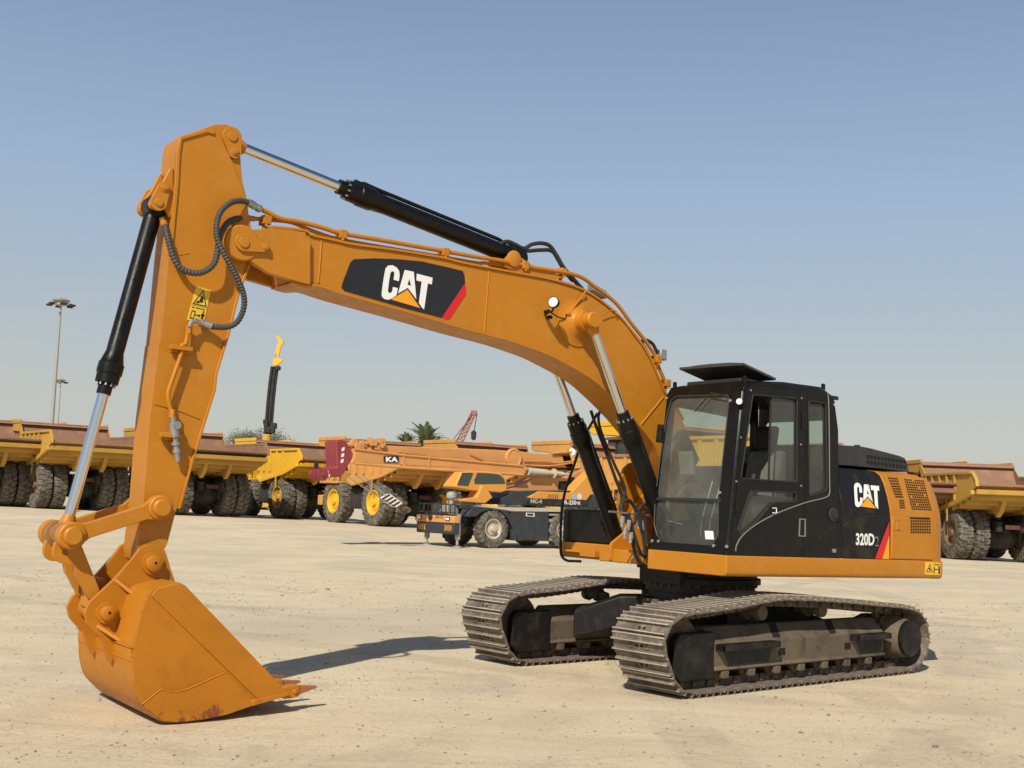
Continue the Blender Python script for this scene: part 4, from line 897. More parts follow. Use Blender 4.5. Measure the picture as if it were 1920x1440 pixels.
# rounded corner post
mb = MB(); mb.tube([u2w((F0[0]-.062, yo-.062, 1.275)), u2w((F0[0]-.062+(F1[0]-F0[0])*.5, yo-.062, 2.10)), u2w((F1[0]-.062, yo-.062, 2.87)), u2w((F1[0]-.085, yo-.085, 2.93))], [.064, .064, .062, .05], 20); mb.build('corner_post', M['black'], CAB)
# side wall with its openings
dw = cz([(757, 262), (1030, 284), (1028, 800), (684, 776)])
lwn = cz([(745, 852), (1026, 864), (1022, 918), (880, 926), (830, 980), (780, 1040), (680, 1122), (664, 1092), (705, 960)])
qw = cz([(1098, 300), (1205, 315), (1212, 850), (1104, 886)])
DW, LW, QW = [rpoly(pxz(q, yo), r, 3) for q, r in ((dw, .025), (lwn, .02), (qw, [.02, .02, .06, .02]))]
sx0 = PU(*cz([(1082, 600)])[0], y=yo)[0]
topz = 2.945; xf = lambda z: F0[0]-.04+(F1[0]-F0[0])*(z-F0[1])/(F1[1]-F0[1])-.02
door = [(xf(1.278), 1.278), (sx0+.003, 1.278), (sx0+.003, topz-.02), (xf(2.90), topz-.02)]
mb = MB(); mb.prism(door, fU, yo-.045, yo, [DW, LW]); CD = mb.build('cab_door', M['black'], CAB)
xr = -.565
rear = [(sx0-.003, 1.278), (-.50, 1.278), (xr+.01, 1.9), (xr+.03, 2.3), (-.50, 2.62), (-.44, 2.86), (-.38, topz-.03), (sx0-.003, topz-.02)]
rear = [(sx0-.003, 1.9), (xr, 1.9), (xr, 2.3), (-.545, 2.62), (-.49, 2.85), (-.42, topz-.04), (sx0-.003, topz-.02)]
lowp = [(sx0-.003, 1.278), (xr, 1.278), (xr, 1.9), (sx0-.003, 1.9)]
mb = MB(); mb.prism([lowp[0], lowp[1], (xr, 2.3), (-.545, 2.62), (-.49, 2.85), (-.42, topz-.04), (sx0-.003, topz-.02)], fU, yo-.045, yo, [QW]); CR_ = mb.build('cab_rear_panel', M['black'], CAB)
for nm, L_, par, gm in (('door_window', DW, CD, 'glass'), ('lower_door_window', LW, CD, 'glass'), ('quarter_window', QW, CR_, 'glass')):
    if nm == 'door_window':     # the front sliding pane is pushed back: glass only behind
        xs = PU(*cz([(873, 500)])[0], y=yo)[0]; g = [p for p in clip([(b, a) for a, b in L_], xs, False)]; g = [(b, a) for a, b in g]
        mb = MB(); mb.add([fU(a, b, yo-.02) for a, b in g], [tuple(range(len(g)))]); mb.build('door_window', M[gm], par)
        mb = MB(); mb.prism(rct(xs-.008, min(p[1] for p in g), xs+.008, max(p[1] for p in g)), fU, yo-.028, yo-.014); mb.build('window_edge', M['matteblack'], par)
    else:
        mb = MB(); mb.add([fU(a, b, yo-.02) for a, b in L_], [tuple(range(len(L_)))]); mb.build(nm, M[gm], par)
    mb = MB(); mb.tube([fU(a, b, yo) for a, b in L_], .009, 6, closed=True); mb.build('window_seal', M['matteblack'], par)
trim = cz([(652, 1222), (656, 1190), (684, 1138), (740, 1085), (800, 1045), (880, 1002), (960, 968), (1080, 925), (1160, 905), (1210, 890), (1228, 865), (1228, 780), (1226, 500), (1222, 300), (1216, 255)])
mb = MB(); mb.tube(cr([fU(*p, yo+.002) for p in pxz(trim, yo)], 4), .0065, 6); mb.build('door_trim', M['seal'], CAB)
mb = MB(); ft = cz([(700, 620), (720, 250), (745, 215), (800, 205), (1080, 230), (1200, 245)]); mb.tube(cr([fU(*p, yo+.001) for p in pxz(cz([(650, 1000), (665, 780), (690, 500), (712, 260), (735, 210), (790, 195), (900, 205), (1082, 228)]), yo)], 5), .010, 6); mb.build('door_seam', M['black'], CD)
mb = MB()
for q in ((1071, 385), (1071, 410), (1071, 435), (1071, 460)):
    c = PU(*cz([q])[0], y=yo); BX(mb, c[0]-.032, c[0]+.032, yo-.002, yo+.012, c[2]-.028, c[2]+.028)
mb.build('door_hinge', M['blackdust'], CD, bevel=.004)
hq = pxz(cz([(1042, 1022), (1080, 1024), (1080, 1134), (1038, 1132)]), yo)
mb = MB(); hin = [(a*.72+.28*np.mean([p[0] for p in hq]), b*.88+.12*np.mean([p[1] for p in hq])) for a, b in hq]; mb.prism(hq, fU, yo-.002, yo+.008, [hin]); mb.build('door_handle', M['seal'], CD)
mb = MB(); a = [P3(*cz([q])[0], yo+.02) for q in ((880, 958), (902, 958), (904, 988), (880, 988))]; mb.tube(a, .006, 6); mb.build('door_pull', M['white'], CD)
mb = MB()
for q in ((745, 236), (1057, 283), (686, 525), (656, 795), (1053, 822), (1052, 568)):
    c = PU(*cz([q])[0], y=yo); mb.lathe(u2w((c[0], yo, c[2])), u2w((c[0], 3, c[2])), [(0, .012), (.008, .010), (.009, 0)], 12)
mb.build('door_rivet', M['zinc'], CD)
# roof
RF = rpoly([(F1[0]+.0, 2.90), (F1[0]-.03, 2.965), (F1[0]-.12, 3.0), (.3, 3.045), (-.30, 3.055), (-.45, 2.995), (-.50, 2.90), (-.42, 2.86), (.8, 2.86)], [.02, .05, .1, .2, .1, .04, .02, 0, 0], 4)
vs = []; ysec = [(yi+.0, .86), (yi+.03, .97), (yi+.09, 1.0), (yo-.13, 1.0), (yo-.045, .965), (yo-.004, .78)]
mb = MB(); n_ = len(RF)
for y, k in ysec:
    for a, b in RF: vs.append(u2w((a*(1 if k > .9 else .995), y, 2.86+(b-2.86)*k)))
fs = [(i*n_+j, i*n_+(j+1) % n_, (i+1)*n_+(j+1) % n_, (i+1)*n_+j) for i in range(len(ysec)-1) for j in range(n_)] + [tuple(range(n_)), tuple((len(ysec)-1)*n_+j for j in range(n_))]
mb.add(vs, fs); RO = mb.build('cab_roof', M['black'], CAB, bevel=.004)
mb = MB(); BX(mb, .30, .80, .50, 1.25, 2.99, 3.035); mb.build('hatch_frame', M['matteblack'], RO, bevel=.01)
mb = MB()
for px, py, y in ((708, 150, 1.30), (280, 190, .42), (1190, 200, 1.25)):
    c = u2w(PU(*cz([(px, py)])[0], y=y)); mb.lathe(c-np.array([0, 0, .09]), c+np.array([0, 0, 1]), [(0, .022), (.092, .022), (.10, .014)], 12)
mb.build('roof_bolt', M['black'], RO)
# tilted hatch lid
def P(px, y): return PU(*cz([px])[0], y=y)
a = P((290, 92), .42); b = P((700, 66), 1.30); c = P((900, 160), 1.32); d = c.copy(); d[1] = .46; d[2] += .0
b2 = np.array([b[0], 1.30, b[2]]); a2 = np.array([b[0]+.02, .42, a[2]])
mb = MB(); NX, NY = 8, 8; vs = []
for t in (0, 1):
    for i in range(NX+1):
        for j in range(NY+1):
            u, v = i/NX, j/NY; q = (a2*(1-v)+b2*v)*(1-u)+(d*(1-v)+c*v)*u
            dome = .055*(1-(2*u-1)**4)*(1-(2*v-1)**4) if t == 0 else .035*(1-(2*u-1)**4)*(1-(2*v-1)**4)-.022; vs.append(u2w(q+np.array([0, 0, dome])))
k_ = (NX+1)*(NY+1); fs = []
for i in range(NX):
    for j in range(NY):
        q = i*(NY+1)+j; fs.append((q, q+1, q+NY+2, q+NY+1)); fs.append((k_+q, k_+q+NY+1, k_+q+NY+2, k_+q+1))
for i in range(NX):
    for j_ in (0, NY): q = i*(NY+1)+j_; fs.append((q, q+NY+1, k_+q+NY+1, k_+q))
for j in range(NY):
    for i_ in (0, NX): q = i_*(NY+1)+j; fs.append((q, q+1, k_+q+1, k_+q))
mb.add(vs, fs); mb.build('roof_hatch', paint('hatch_plastic', (.045, .042, .036), .5, (.15, .13, .1), .2, .9), RO)
# back wall, far wall, floor
def wallx(x, name, hole, mat, par):
    mb = MB(); mb.prism([(yi, 1.278), (yo-.045, 1.278), (yo-.045, 2.88), (yi, 2.88)], lambda a, b, t: u2w((t, a, b)), x, x-.04, [rpoly(hole, .04, 3)]); o = mb.build(name, mat, par)
    mb = MB(); mb.add([u2w((x-.02, a, b)) for a, b in hole], [(0, 1, 2, 3)]); mb.build('rear_window', M['glass'], o)
wallx(-.50, 'cab_back', [(yi+.08, 1.90), (yo-.09, 1.90), (yo-.09, 2.72), (yi+.08, 2.72)], M['interior'], CAB)
fw = [(-.52, 1.278), (F0[0]-.03, 1.278), (F1[0]-.03, 2.90), (-.45, 2.90)]; fh = rpoly([(-.36, 1.72), (.95, 1.55), (.84, 2.78), (-.36, 2.72)], .06, 4)
mb = MB(); mb.prism(fw, fU, yi, yi+.035, [fh]); o = mb.build('cab_far_wall', M['black'], CAB)
mb = MB(); mb.add([fU(a, b, yi+.018) for a, b in fh], [tuple(range(len(fh)))]); mb.build('far_window', M['glass'], o)
mb = MB(); BX(mb, -.50, F0[0]-.05, yi+.03, yo-.05, 1.28, 1.33); mb.build('cab_floor', M['interior'], CAB)
# seat, consoles, levers
SE = MB(); SE.prism(rpoly([(.05, 1.62), (.56, 1.66), (.58, 1.74), (.10, 1.75)], .04, 3), fU, .70, 1.15); SEAT = SE.build('operator_seat', M['seatcloth'], CAB, bevel=.03)
mb = MB(); mb.prism(rpoly([(.06, 1.72), (.18, 1.74), (.05, 2.36), (-.06, 2.36), (-.08, 1.80)], .05, 4), fU, .70, 1.15); mb.build('backrest', M['seatcloth'], SEAT, bevel=.04)
mb = MB(); mb.prism(rpoly([(.0, 2.38), (.08, 2.38), (.06, 2.62), (-.04, 2.62)], .05, 4), fU, .79, 1.06); mb.build('headrest', M['matteblack'], SEAT, bevel=.04)
mb = MB(); BX(mb, .08, .50, .76, 1.10, 1.33, 1.60); mb.build('seat_base', M['matteblack'], SEAT)
for y0, y1 in ((.46, .66), (1.19, 1.33)):
    mb = MB(); mb.prism(rpoly([(-.1, 1.6), (.62, 1.64), (.72, 1.82), (.60, 1.88), (-.1, 1.86)], .04, 3), fU, y0, y1); mb.build('side_console', M['interior'], CAB, bevel=.02)
    mb = MB(); ym = (y0+y1)/2; mb.tube([u2w((.58, ym, 1.86)), u2w((.60, ym, 1.98)), u2w((.57, ym, 2.08))], [.012, .02, .026], 10); mb.build('control_lever', M['matteblack'], CAB)
for s in (-.06, .06):
    mb = MB(); mb.tube([u2w((.86, .88+s, 1.33)), u2w((.84, .88+s, 1.6)), u2w((.70, .88+s, 2.0))], .010, 8); mb.build('travel_lever', M['zinc'], CAB)
mb = MB(); BX(mb, .55, .85, .55, 1.2, 1.33, 1.36); BX(mb, .80, .95, .78, .86, 1.36, 1.44); BX(mb, .80, .95, .92, 1.0, 1.36, 1.44); mb.build('foot_pedals', M['matteblack'], CAB)
mb = MB(); mb.prism(rpoly([(.72, 2.06), (.78, 2.06), (.82, 2.30), (.76, 2.31)], .015, 3), fU, .42, .60); mb.build('monitor', plain('monitor_grey', (.22, .22, .21), .5), CAB, bevel=.01)
# wiper, sticker, mirror bracket, hand rail on the far front post
mb = MB(); mb.tube([ffront(*fyz(cz([q]))[0], .035) for q in ((612, 272), (515, 255), (418, 368))], .007, 6); mb.build('wiper', M['matteblack'], CAB)
mb = MB(); mb.prism(fyz(cz([(456, 1096), (507, 1098), (512, 1150), (461, 1148)])), ffront, -.018, -.014); mb.build('paper_sticker', M['white'], CAB)
mb = MB()
for q in ((172, 465), (175, 500), (152, 540), (178, 520)):
    c = front(cz([q])[0]); mb.box(c[0]-.03, c[0]+.05, yi-.05, yi+.02, c[2]-.03, c[2]+.03, ub)
mb.build('mirror_bracket', M['blackdust'], CAB, bevel=.006)
mb = MB()
for q in ((140, 855), (143, 1160), (182, 1162), (520, 1190), (558, 865), (622, 300), (600, 1195), (118, 808), (230, 285)):
    c = front(cz([q])[0]); mb.lathe(u2w(c-fn_*.0), u2w(c+fn_), [(0, .017), (.014, .017), (.018, .010), (.019, 0)], 12)
mb.build('front_bolt', M['zinc'], CAB)
c = P((665, 305), 1.38); mb = MB(); mb.lathe(u2w(c-np.array([.04, 0, 0])), u2w(c+np.array([.8, .5, 0])), [(0, .02), (.06, .03), (.065, .0)], 14); mb.build('marker_lamp', M['lens'], CAB)
mb = MB(); c = P((1268, 283), 1.36); mb.cyl(u2w(c+np.array([.06, 0, 0])), u2w(c-np.array([.02, 0, 0])), .022, n=12); mb.build('rear_peg', M['matteblack'], CAB)
M['shoe'] = paint('track_shoe_steel', (.175, .140, .108), .55, (.48, .40, .30), .65, .5, sc=2.8, metal=.05, bump=.5, lo=.47, hi=.72)
M['shoetip'] = paint('grouser_edge', (.52, .46, .37), .42, (.25, .19, .13), .5, .7, sc=3, metal=.2)
# ---- undercarriage (stands square on the ground, world axes)
I3 = lambda x, y, z: (x, y, z)
TR = [(2.145, .36), (2.19, .52), (2.12, .665), (1.98, .765), (1.74, .805), (1.45, .82), (1.11, .845), (.71, .885), (.43, .90), (0., .885), (-.40, .862), (-.78, .835), (-1.2, .80), (-1.55, .775), (-1.86, .735), (-2.06, .66), (-2.18, .54), (-2.225, .36), (-2.17, .20), (-2.02, .07), (-1.80, .012), (-1.5, .0), (0, .0), (1.5, .0), (1.74, .010), (1.93, .06), (2.06, .18)]
def closed(pts, k=8):
    P = [np.array(p, float) for p in pts]; n = len(P); o = []
    for i in range(n):
        a, b, c, d = P[i-1], P[i], P[(i+1) % n], P[(i+2) % n]
        for j in range(k): t = j/k; o.append(.5*((2*b)+(-a+c)*t+(2*a-5*b+4*c-d)*t*t+(-a+3*b-3*c+d)*t**3))
    return o
TP = closed(TR); seglen = [np.linalg.norm(TP[(i+1) % len(TP)]-TP[i]) for i in range(len(TP))]; TL = sum(seglen); NS = 49; cum = np.concatenate([[0], np.cumsum(seglen)])
TPx = [p[0] for p in TP]+[TP[0][0]]; TPz = [p[1] for p in TP]+[TP[0][1]]
def tpos(s): s = s % TL; return np.array([np.interp(s, cum, TPx), np.interp(s, cum, TPz)])
pitch = TL/NS; ctr = np.array([0, .42])
# one shoe: local X along the track, Y across, Z outward; origin on the outer (grouser) line
def shoe_mesh():
    mb = MB(); h = pitch/2; W = .33; gh_ = .036
    r1, r2 = -h*.5, h*.5
    pr = [(-h-.008, -gh_-.012), (-h-.003, -gh_+.001), (r1, -gh_+.001), (r2, -gh_+.001), (h-.004, -gh_-.002), (h-.002, -gh_-.016), (-h+.01, -gh_-.012)]
    mb.prism(pr, lambda a, b, t: (a, t, b), -W, W)
    for rr1 in (r1, r2):
        mb.prism([(rr1-.012, -gh_), (rr1+.012, -gh_), (rr1+.006, -.003), (rr1-.006, -.003)], lambda a, b, t: (a, t, b), -W+.002, W-.002)
        mb.prism([(rr1-.0062, -.0032), (rr1+.0062, -.0032), (rr1+.005, 0), (rr1-.005, 0)], lambda a, b, t: (a, t, b), -W+.003, W-.003, m=2)
    mb.box(-h-.010, -h+.003, -W+.001, W-.001, -gh_-.002, -gh_+.006, None, 2)
    for sy in (-.105, .105):
        for sx_ in (-.018, .018): mb.lathe((sx_, sy, -gh_-.002), (sx_, sy, 1), [(0, .013), (.013, .013), (.015, .008)], 6)
    for sy in (-.03, .03): mb.box(-.014, .014, sy-.019, sy+.019, -gh_-.004, -gh_+.0015, None, 1)
    o = mb.build('track_shoe', [M['shoe'], M['dark'], M['shoetip']], None, bevel=.0035, seg=1); return o
def hole_mesh():
    mb = MB()
    for sy in (-.05, .05): mb.box(-.02, .02, sy-.026, sy+.026, -.0285, -.0265)
    return mb
def link_mesh(mb, s, y0):
    p0, p1 = tpos(s-pitch*.56), tpos(s+pitch*.56); t = p1-p0; t /= np.linalg.norm(t); nn = np.array([-t[1], t[0]]); nn = nn if nn@(tpos(s)-ctr) > 0 else -nn
    pm = tpos(s)
    for sy in (-.085, .085):
        pl = [(-pitch*.5, -.044), (-pitch*.5, -.10), (-pitch*.38, -.128), (-.02, -.128), (.0, -.118), (.03, -.128), (pitch*.42, -.128), (pitch*.5, -.10), (pitch*.5, -.044)]
        mb.prism([tuple(pm+t*a+nn*b) for a, b in pl], lambda a, b, q: (a, q, b), y0+sy-.022, y0+sy+.022)
    c = pm+t*pitch*.5-nn*.085; mb.cyl((c[0], y0-.13, c[1]), (c[0], y0+.13, c[1]), .026, n=10)
SH = None
for side, yc_ in ((1, 1.158), (-1, -1.158)):
    mb = MB()
    for k in range(NS): link_mesh(mb, (k+.5)*pitch, yc_)
    ch = mb.build('track_chain', M['steel'], EX, sharp=30)
    for k in range(NS):
        s = (k+.5)*pitch; p0, p1 = tpos(s-pitch/2), tpos(s+pitch/2); t = (p1-p0)/np.linalg.norm(p1-p0); nn = np.array([-t[1], t[0]])
        pm = (p0+p1)/2
        if nn@(pm-ctr) < 0: nn = -nn; t = -t
        # bring the grouser tips onto the path
        sag = max(0, (tpos(s)-pm)@nn); pm = pm+nn*sag
        if SH is None: SH = shoe_mesh(); o = SH
        else: o = SH.copy(); COL.objects.link(o)
        o.parent = ch; X = Vector((t[0], 0, t[1])); Zv = Vector((nn[0], 0, nn[1])); Y = Zv.cross(X)
        jit = rnd.uniform(-.006, .006)
        Mx = Matrix(((X[0], Y[0], Zv[0], pm[0]), (X[1], Y[1], Zv[1], yc_+jit), (X[2], Y[2], Zv[2], pm[1]), (0, 0, 0, 1)))
        o.matrix_local = Mx
    # mud holes between the bolt rows
    # roller frame
    g = lambda y: side*y
    fr = MB()
    secs = [(.86, .16), (.86, .52), (.98, .60), (1.10, .585), (1.345, .455), (1.345, .235), (1.36, .225), (1.36, .205), (1.28, .19)]
    if side < 0: secs = [(-a, b) for a, b in secs]
    secm = [(2*side*1.158-a, b) for a, b in secs]
    pr = secs if True else secm
    full = [(side*1.345, .235), (side*1.372, .228), (side*1.372, .205), (side*1.30, .195), (side*1.02, .195), (side*.944, .205), (side*.944, .228), (side*.971, .235), (side*.971, .455), (side*1.10, .60), (side*1.20, .60), (side*1.345, .455)]
    fr.prism(full, lambda a, b, t: (t, a, b), -1.50, 1.33)
    F = fr.build('track_frame', M['frame'], EX, bevel=.012)
    tag(F)
    op = MB()
    for x in (.32, -.62):   # mud slots on the slope
        for yy_ in (side*1.275,):
            q = [(x-.10, yy_-side*.07), (x+.02, yy_-side*.07), (x+.10, yy_+side*.055), (x-.02, yy_+side*.055)]
            zz = lambda y: .60-(abs(y)-1.20)*(.145/.145)+.003
            op.add([(a, b, .60-max(0, (abs(b)-1.20))+.004) for a, b in q], [(0, 1, 2, 3)])
    for x in (.30, -.82):
        op.box(x-.055, x+.055, side*1.3455, side*1.3475, .30, .37)
    op.build('frame_opening', M['dark'], F)
    for x0, x1 in ((.46, 1.31), (-1.48, -.86)):   # steps
        for sg in (side,):
            mb = MB(); y0, y1 = side*1.345, side*1.455
            mb.box(x0, x1, side*1.435, side*1.455, .395, .455); mb.box(x0, x0+.02, y0, y1, .395, .455); mb.box(x1-.02, x1, y0, y1, .395, .455); mb.box(x0, x1, side*1.345, side*1.45, .445, .456)
            mb.build('step', M['blackdust'], F, bevel=.004)
            mb = MB(); mb.add([(x0, side*1.3475, .40), (x1-.1, side*1.3475, .40), (x1-.2, side*1.3475, .25), (x0+.05, side*1.3475, .25)], [(0, 1, 2, 3)]); mb.build('step_plate', M['matteblack'], F)
    # idler, its guard on both faces, tension block
    mb = MB(); mb.lathe((1.72, yc_-.10, .425), (1.72, yc_+1, .425), [(0, .12), (.0, .275), (.03, .29), (.035, .255), (.055, .25), (.06, .27), (.06, .315), (.14, .315), (.14, .27), (.145, .25), (.165, .255), (.17, .29), (.2, .275), (.2, .12)], 40); mb.build('idler_wheel', M['steel'], EX)
    for sg in (1, -1):
        yo_ = yc_+sg*.205; mb = MB()
        mb.prism(rpoly([(1.335, .125), (1.80, .125), (1.885, .20), (1.885, .50), (1.82, .575), (1.335, .575)], .04, 4), lambda a, b, t: (a, t, b), yc_+sg*.12, yo_); mb.build('idler_guard', M['blackdust'], F, bevel=.025, seg=3)
    # sprocket and final drive
    cx_, cz_ = -1.80, .385
    mb = MB(); pts = []
    for k in range(21):
        for da, r_ in ((0, .345), (.3, .30), (.5, .275), (.7, .30)): a = 2*math.pi*(k+da)/21; pts.append((cx_+r_*math.cos(a), cz_+r_*math.sin(a)))
    mb.prism(pts, lambda a, b, t: (a, t, b), yc_-.03, yc_+.03); mb.build('sprocket', M['steel'], EX)
    mb = MB(); mb.lathe((cx_, yc_-side*.05, cz_), (cx_, yc_+side, cz_), [(0, .22), (.02, .25), (.12, .262), (.13, .245), (.20, .24), (.24, .222), (.325, .205), (.34, .195), (.345, 0)], 44); FD = mb.build('final_drive', M['frame'], EX)
    mb = MB(); mb.lathe((cx_, yc_+side*.29, cz_), (cx_, yc_+side*1.0, cz_), [(0, .195), (.052, .195), (.056, .18), (.057, 0)], 44); mb.build('drive_cover', M['blackdust'], FD)
    mb = MB()
    for k in range(18): a = 2*math.pi*k/18; mb.cyl((cx_+.25*math.cos(a), yc_+side*.07, cz_+.25*math.sin(a)), (cx_+.25*math.cos(a), yc_+side*.10, cz_+.25*math.sin(a)), .015, n=6)
    mb.build('drive_bolt', M['frame'], FD)
    mb = MB(); mb.prism(rpoly([(-1.52, .20), (-1.40, .20), (-1.40, .58), (-1.52, .62), (-1.75, .66), (-1.86, .62), (-1.62, .45)], .03, 3), lambda a, b, t: (a, t, b), yc_-.16, yc_-.10) if False else mb.prism(rpoly([(-1.40, .20), (-1.40, .56), (-1.62, .62), (-1.80, .62), (-1.62, .40), (-1.60, .22)], .03, 3), lambda a, b, t: (a, t, b), yc_-side*.19, yc_-side*.12); mb.build('drive_mount', M['frame'], F, bevel=.01)
    # rollers
    for k in range(7):
        x = 1.18-k*.395
        mb = MB(); mb.lathe((x, yc_-.15, .185), (x, yc_+1, .185), [(0, .055), (.03, .085), (.05, .085), (.051, .07), (.11, .07), (.12, .06), (.18, .06), (.19, .07), (.249, .07), (.25, .085), (.27, .085), (.30, .055)], 24); mb.build('track_roller', paint('roller', (.10, .06, .04), .6, (.3, .22, .14), .5) if 'roller' not in M else M['roller'], EX)
        for sg in (1, -1): mb = MB(); mb.prism(rpoly([(x-.055, .20), (x+.055, .20), (x+.045, .13), (x-.045, .13)], .012, 2), lambda a, b, t: (a, t, b), yc_+sg*.15, yc_+sg*.21); mb.build('roller_bracket', M['frame'], F, bevel=.006)
    for x in (.52, -.48):
        mb = MB(); mb.lathe((x, yc_-.12, .715), (x, yc_+1, .715), [(0, .03), (.0, .075), (.06, .082), (.061, .06), (.18, .06), (.181, .082), (.24, .075), (.241, .03)], 24); mb.cyl((x, yc_-side*.12, .715), (x, yc_-side*.23, .70), .045, n=14); mb.build('carrier_roller', M['frame'], EX)
# ---- X frame between the tracks and the slew ring
CF = MB(); CF.box(-.60, .60, -.60, .60, .42, .74); CF = CF.build('car_body', M['frame'], EX, bevel=.02)
for sx_ in (1, -1):
    for sy in (1, -1):
        mb = MB()
        def leg(u, v, h0, h1): return [u, v, h0, h1]
        S = [(.30, .30, .42, .76), (.62, .62, .42, .745), (.98, .965, .28, .56)]
        vs = []
        for (a, b, z0, z1) in S:
            wd = .20
            for q, z in ((-wd, z0), (wd, z0), (wd, z1), (-wd, z1)): vs.append((sx_*(a+q*.75), sy*(b-q*.75), z))
        fs = [(3, 2, 1, 0), (8, 9, 10, 11)]
        for i in range(2):
            for j in range(4): fs.append((i*4+j, i*4+(j+1) % 4, i*4+4+(j+1) % 4, i*4+4+j))
        mb.add(vs, fs); mb.build('frame_leg', M['blackdust'], CF, bevel=.015)
mb = MB(); mb.lathe((0, 0, .72), (0, 0, 2), [(0, .56), (.10, .56), (.11, .60), (.19, .60), (.20, .66), (.26, .66), (.27, .62), (.335, .62), (.34, .70), (.37, .70)], 56); SR = mb.build('slew_ring', M['matteblack'], EX)
mb = MB()
for k in range(36): a = 2*math.pi*k/36; mb.cyl((.61*math.cos(a), .61*math.sin(a), .885), (.61*math.cos(a), .61*math.sin(a), .925), .016, n=6)
mb.build('ring_bolt', M['frame'], SR)
mb = MB(); mb.box(-.62, .66, -.30, .30, .93, 1.085); mb.build('swing_bearing_guard', M['matteblack'], EX, bevel=.02)
# ================================================================ HAUL TRUCKS
def tyre_mesh(R, W, lugs, name, deep=.05, rowlug=True):
    """axis along Y, centred"""
    mb = MB(); r = R-deep; rim = R*.52
    mb.lathe((0, -W/2, 0), (0, 1, 0), [(W*.06, rim), (0.0, rim*1.12), (-.0, R*.80), (W*.07, R*.93), (W*.14, r), (W*.5, r+.012), (W*.86, r), (W*.93, R*.93), (W, R*.80), (W, rim*1.12), (W*.94, rim), (W*.5, rim*.98), (W*.06, rim)], 56, cap=False)
    for k in range(lugs):
        for s in (-1, 1):
            a0 = 2*math.pi*(k+(.5 if s > 0 else 0))/lugs; da = 2*math.pi/lugs*.36
            def P_(a, y, rr): return (rr*math.cos(a), y, rr*math.sin(a))
            ys = [(s*.02*W, r-.01, R, da*.8, .35), (s*.27*W, r-.01, R, da, 0), (s*.46*W, r*.94, R*.975, da, -.25), (s*.505*W, r*.86, R*.90, da*.8, -.3)]
            vs = []
            for y, r0, r1, d, sh in ys:
                c = a0+sh*da
                vs += [P_(c-d, y, r0), P_(c+d, y, r0), P_(c+d*.85, y, r1), P_(c-d*.85, y, r1)]
            fs = [(3, 2, 1, 0), (12, 13, 14, 15)]
            for i in range(3):
                for j in range(4): fs.append((i*4+j, i*4+(j+1) % 4, i*4+4+(j+1) % 4, i*4+4+j))
            mb.add(vs, fs)
    o = mb.build(name, M['rubber'], None, sharp=30); me = o.data; bpy.data.objects.remove(o); return me
def mesh_of(mb, name, mat, **k): o = mb.build(name, mat, None, **k); me = o.data; bpy.data.objects.remove(o); return me
M['tow'] = paint('tow_red', (.10, .025, .018), .7)
TY = tyre_mesh(1.35, .74, 26, 'tyre', .055)
def rim_mesh(R, W, mat, dish, name='rim'):
    mb = MB(); q = R*.54
    mb.lathe((0, W*.46, 0), (0, 1+W, 0), [(-W*.8, q*.8), (-W*.8, q), (0, q), (.012, q*.97), (0.0, q*.90), (-dish, q*.82), (-dish-.02, q*.62), (-dish+.03, q*.55), (-dish+.03, q*.28), (-dish+.16, q*.24), (-dish+.17, 0)], 36)
    for k in range(14): a = 2*math.pi*k/14; mb.cyl((q*.68*math.cos(a), W*.46-dish-.02, q*.68*math.sin(a)), (q*.68*math.cos(a), W*.46-dish+.02, q*.68*math.sin(a)), q*.04, n=6)
    return mesh_of(mb, name, mat)
RIMS = {}
def rim_for(col):
    if col not in RIMS: RIMS[col] = rim_mesh(1.35, .74, M[col], .16)
    return RIMS[col]
def inst(name, me, parent, loc, rot=(0, 0, 0)):
    o = bpy.data.objects.new(name, me); COL.objects.link(o); o.parent = parent; o.location = loc; o.rotation_euler = rot; return o
def wheel(root, x, y, col, out, r=1.35):
    wd = empty('wheel', (x, y, r), parent=root)
    inst('tyre', TY, wd, (0, 0, 0), (0, rnd.random()*6, 0)); inst('rim', rim_for(col), wd, (0, 0, 0), (0, 0, 0 if out > 0 else math.pi)); return wd
SIDE = [(-3.25, 3.70), (-3.18, 3.95), (-2.75, 4.36), (2.9, 4.46), (3.45, 4.95), (3.7, 4.95), (2.55, 2.55), (2.1, 2.40), (-1.1, 2.90), (-2.3, 3.22)]
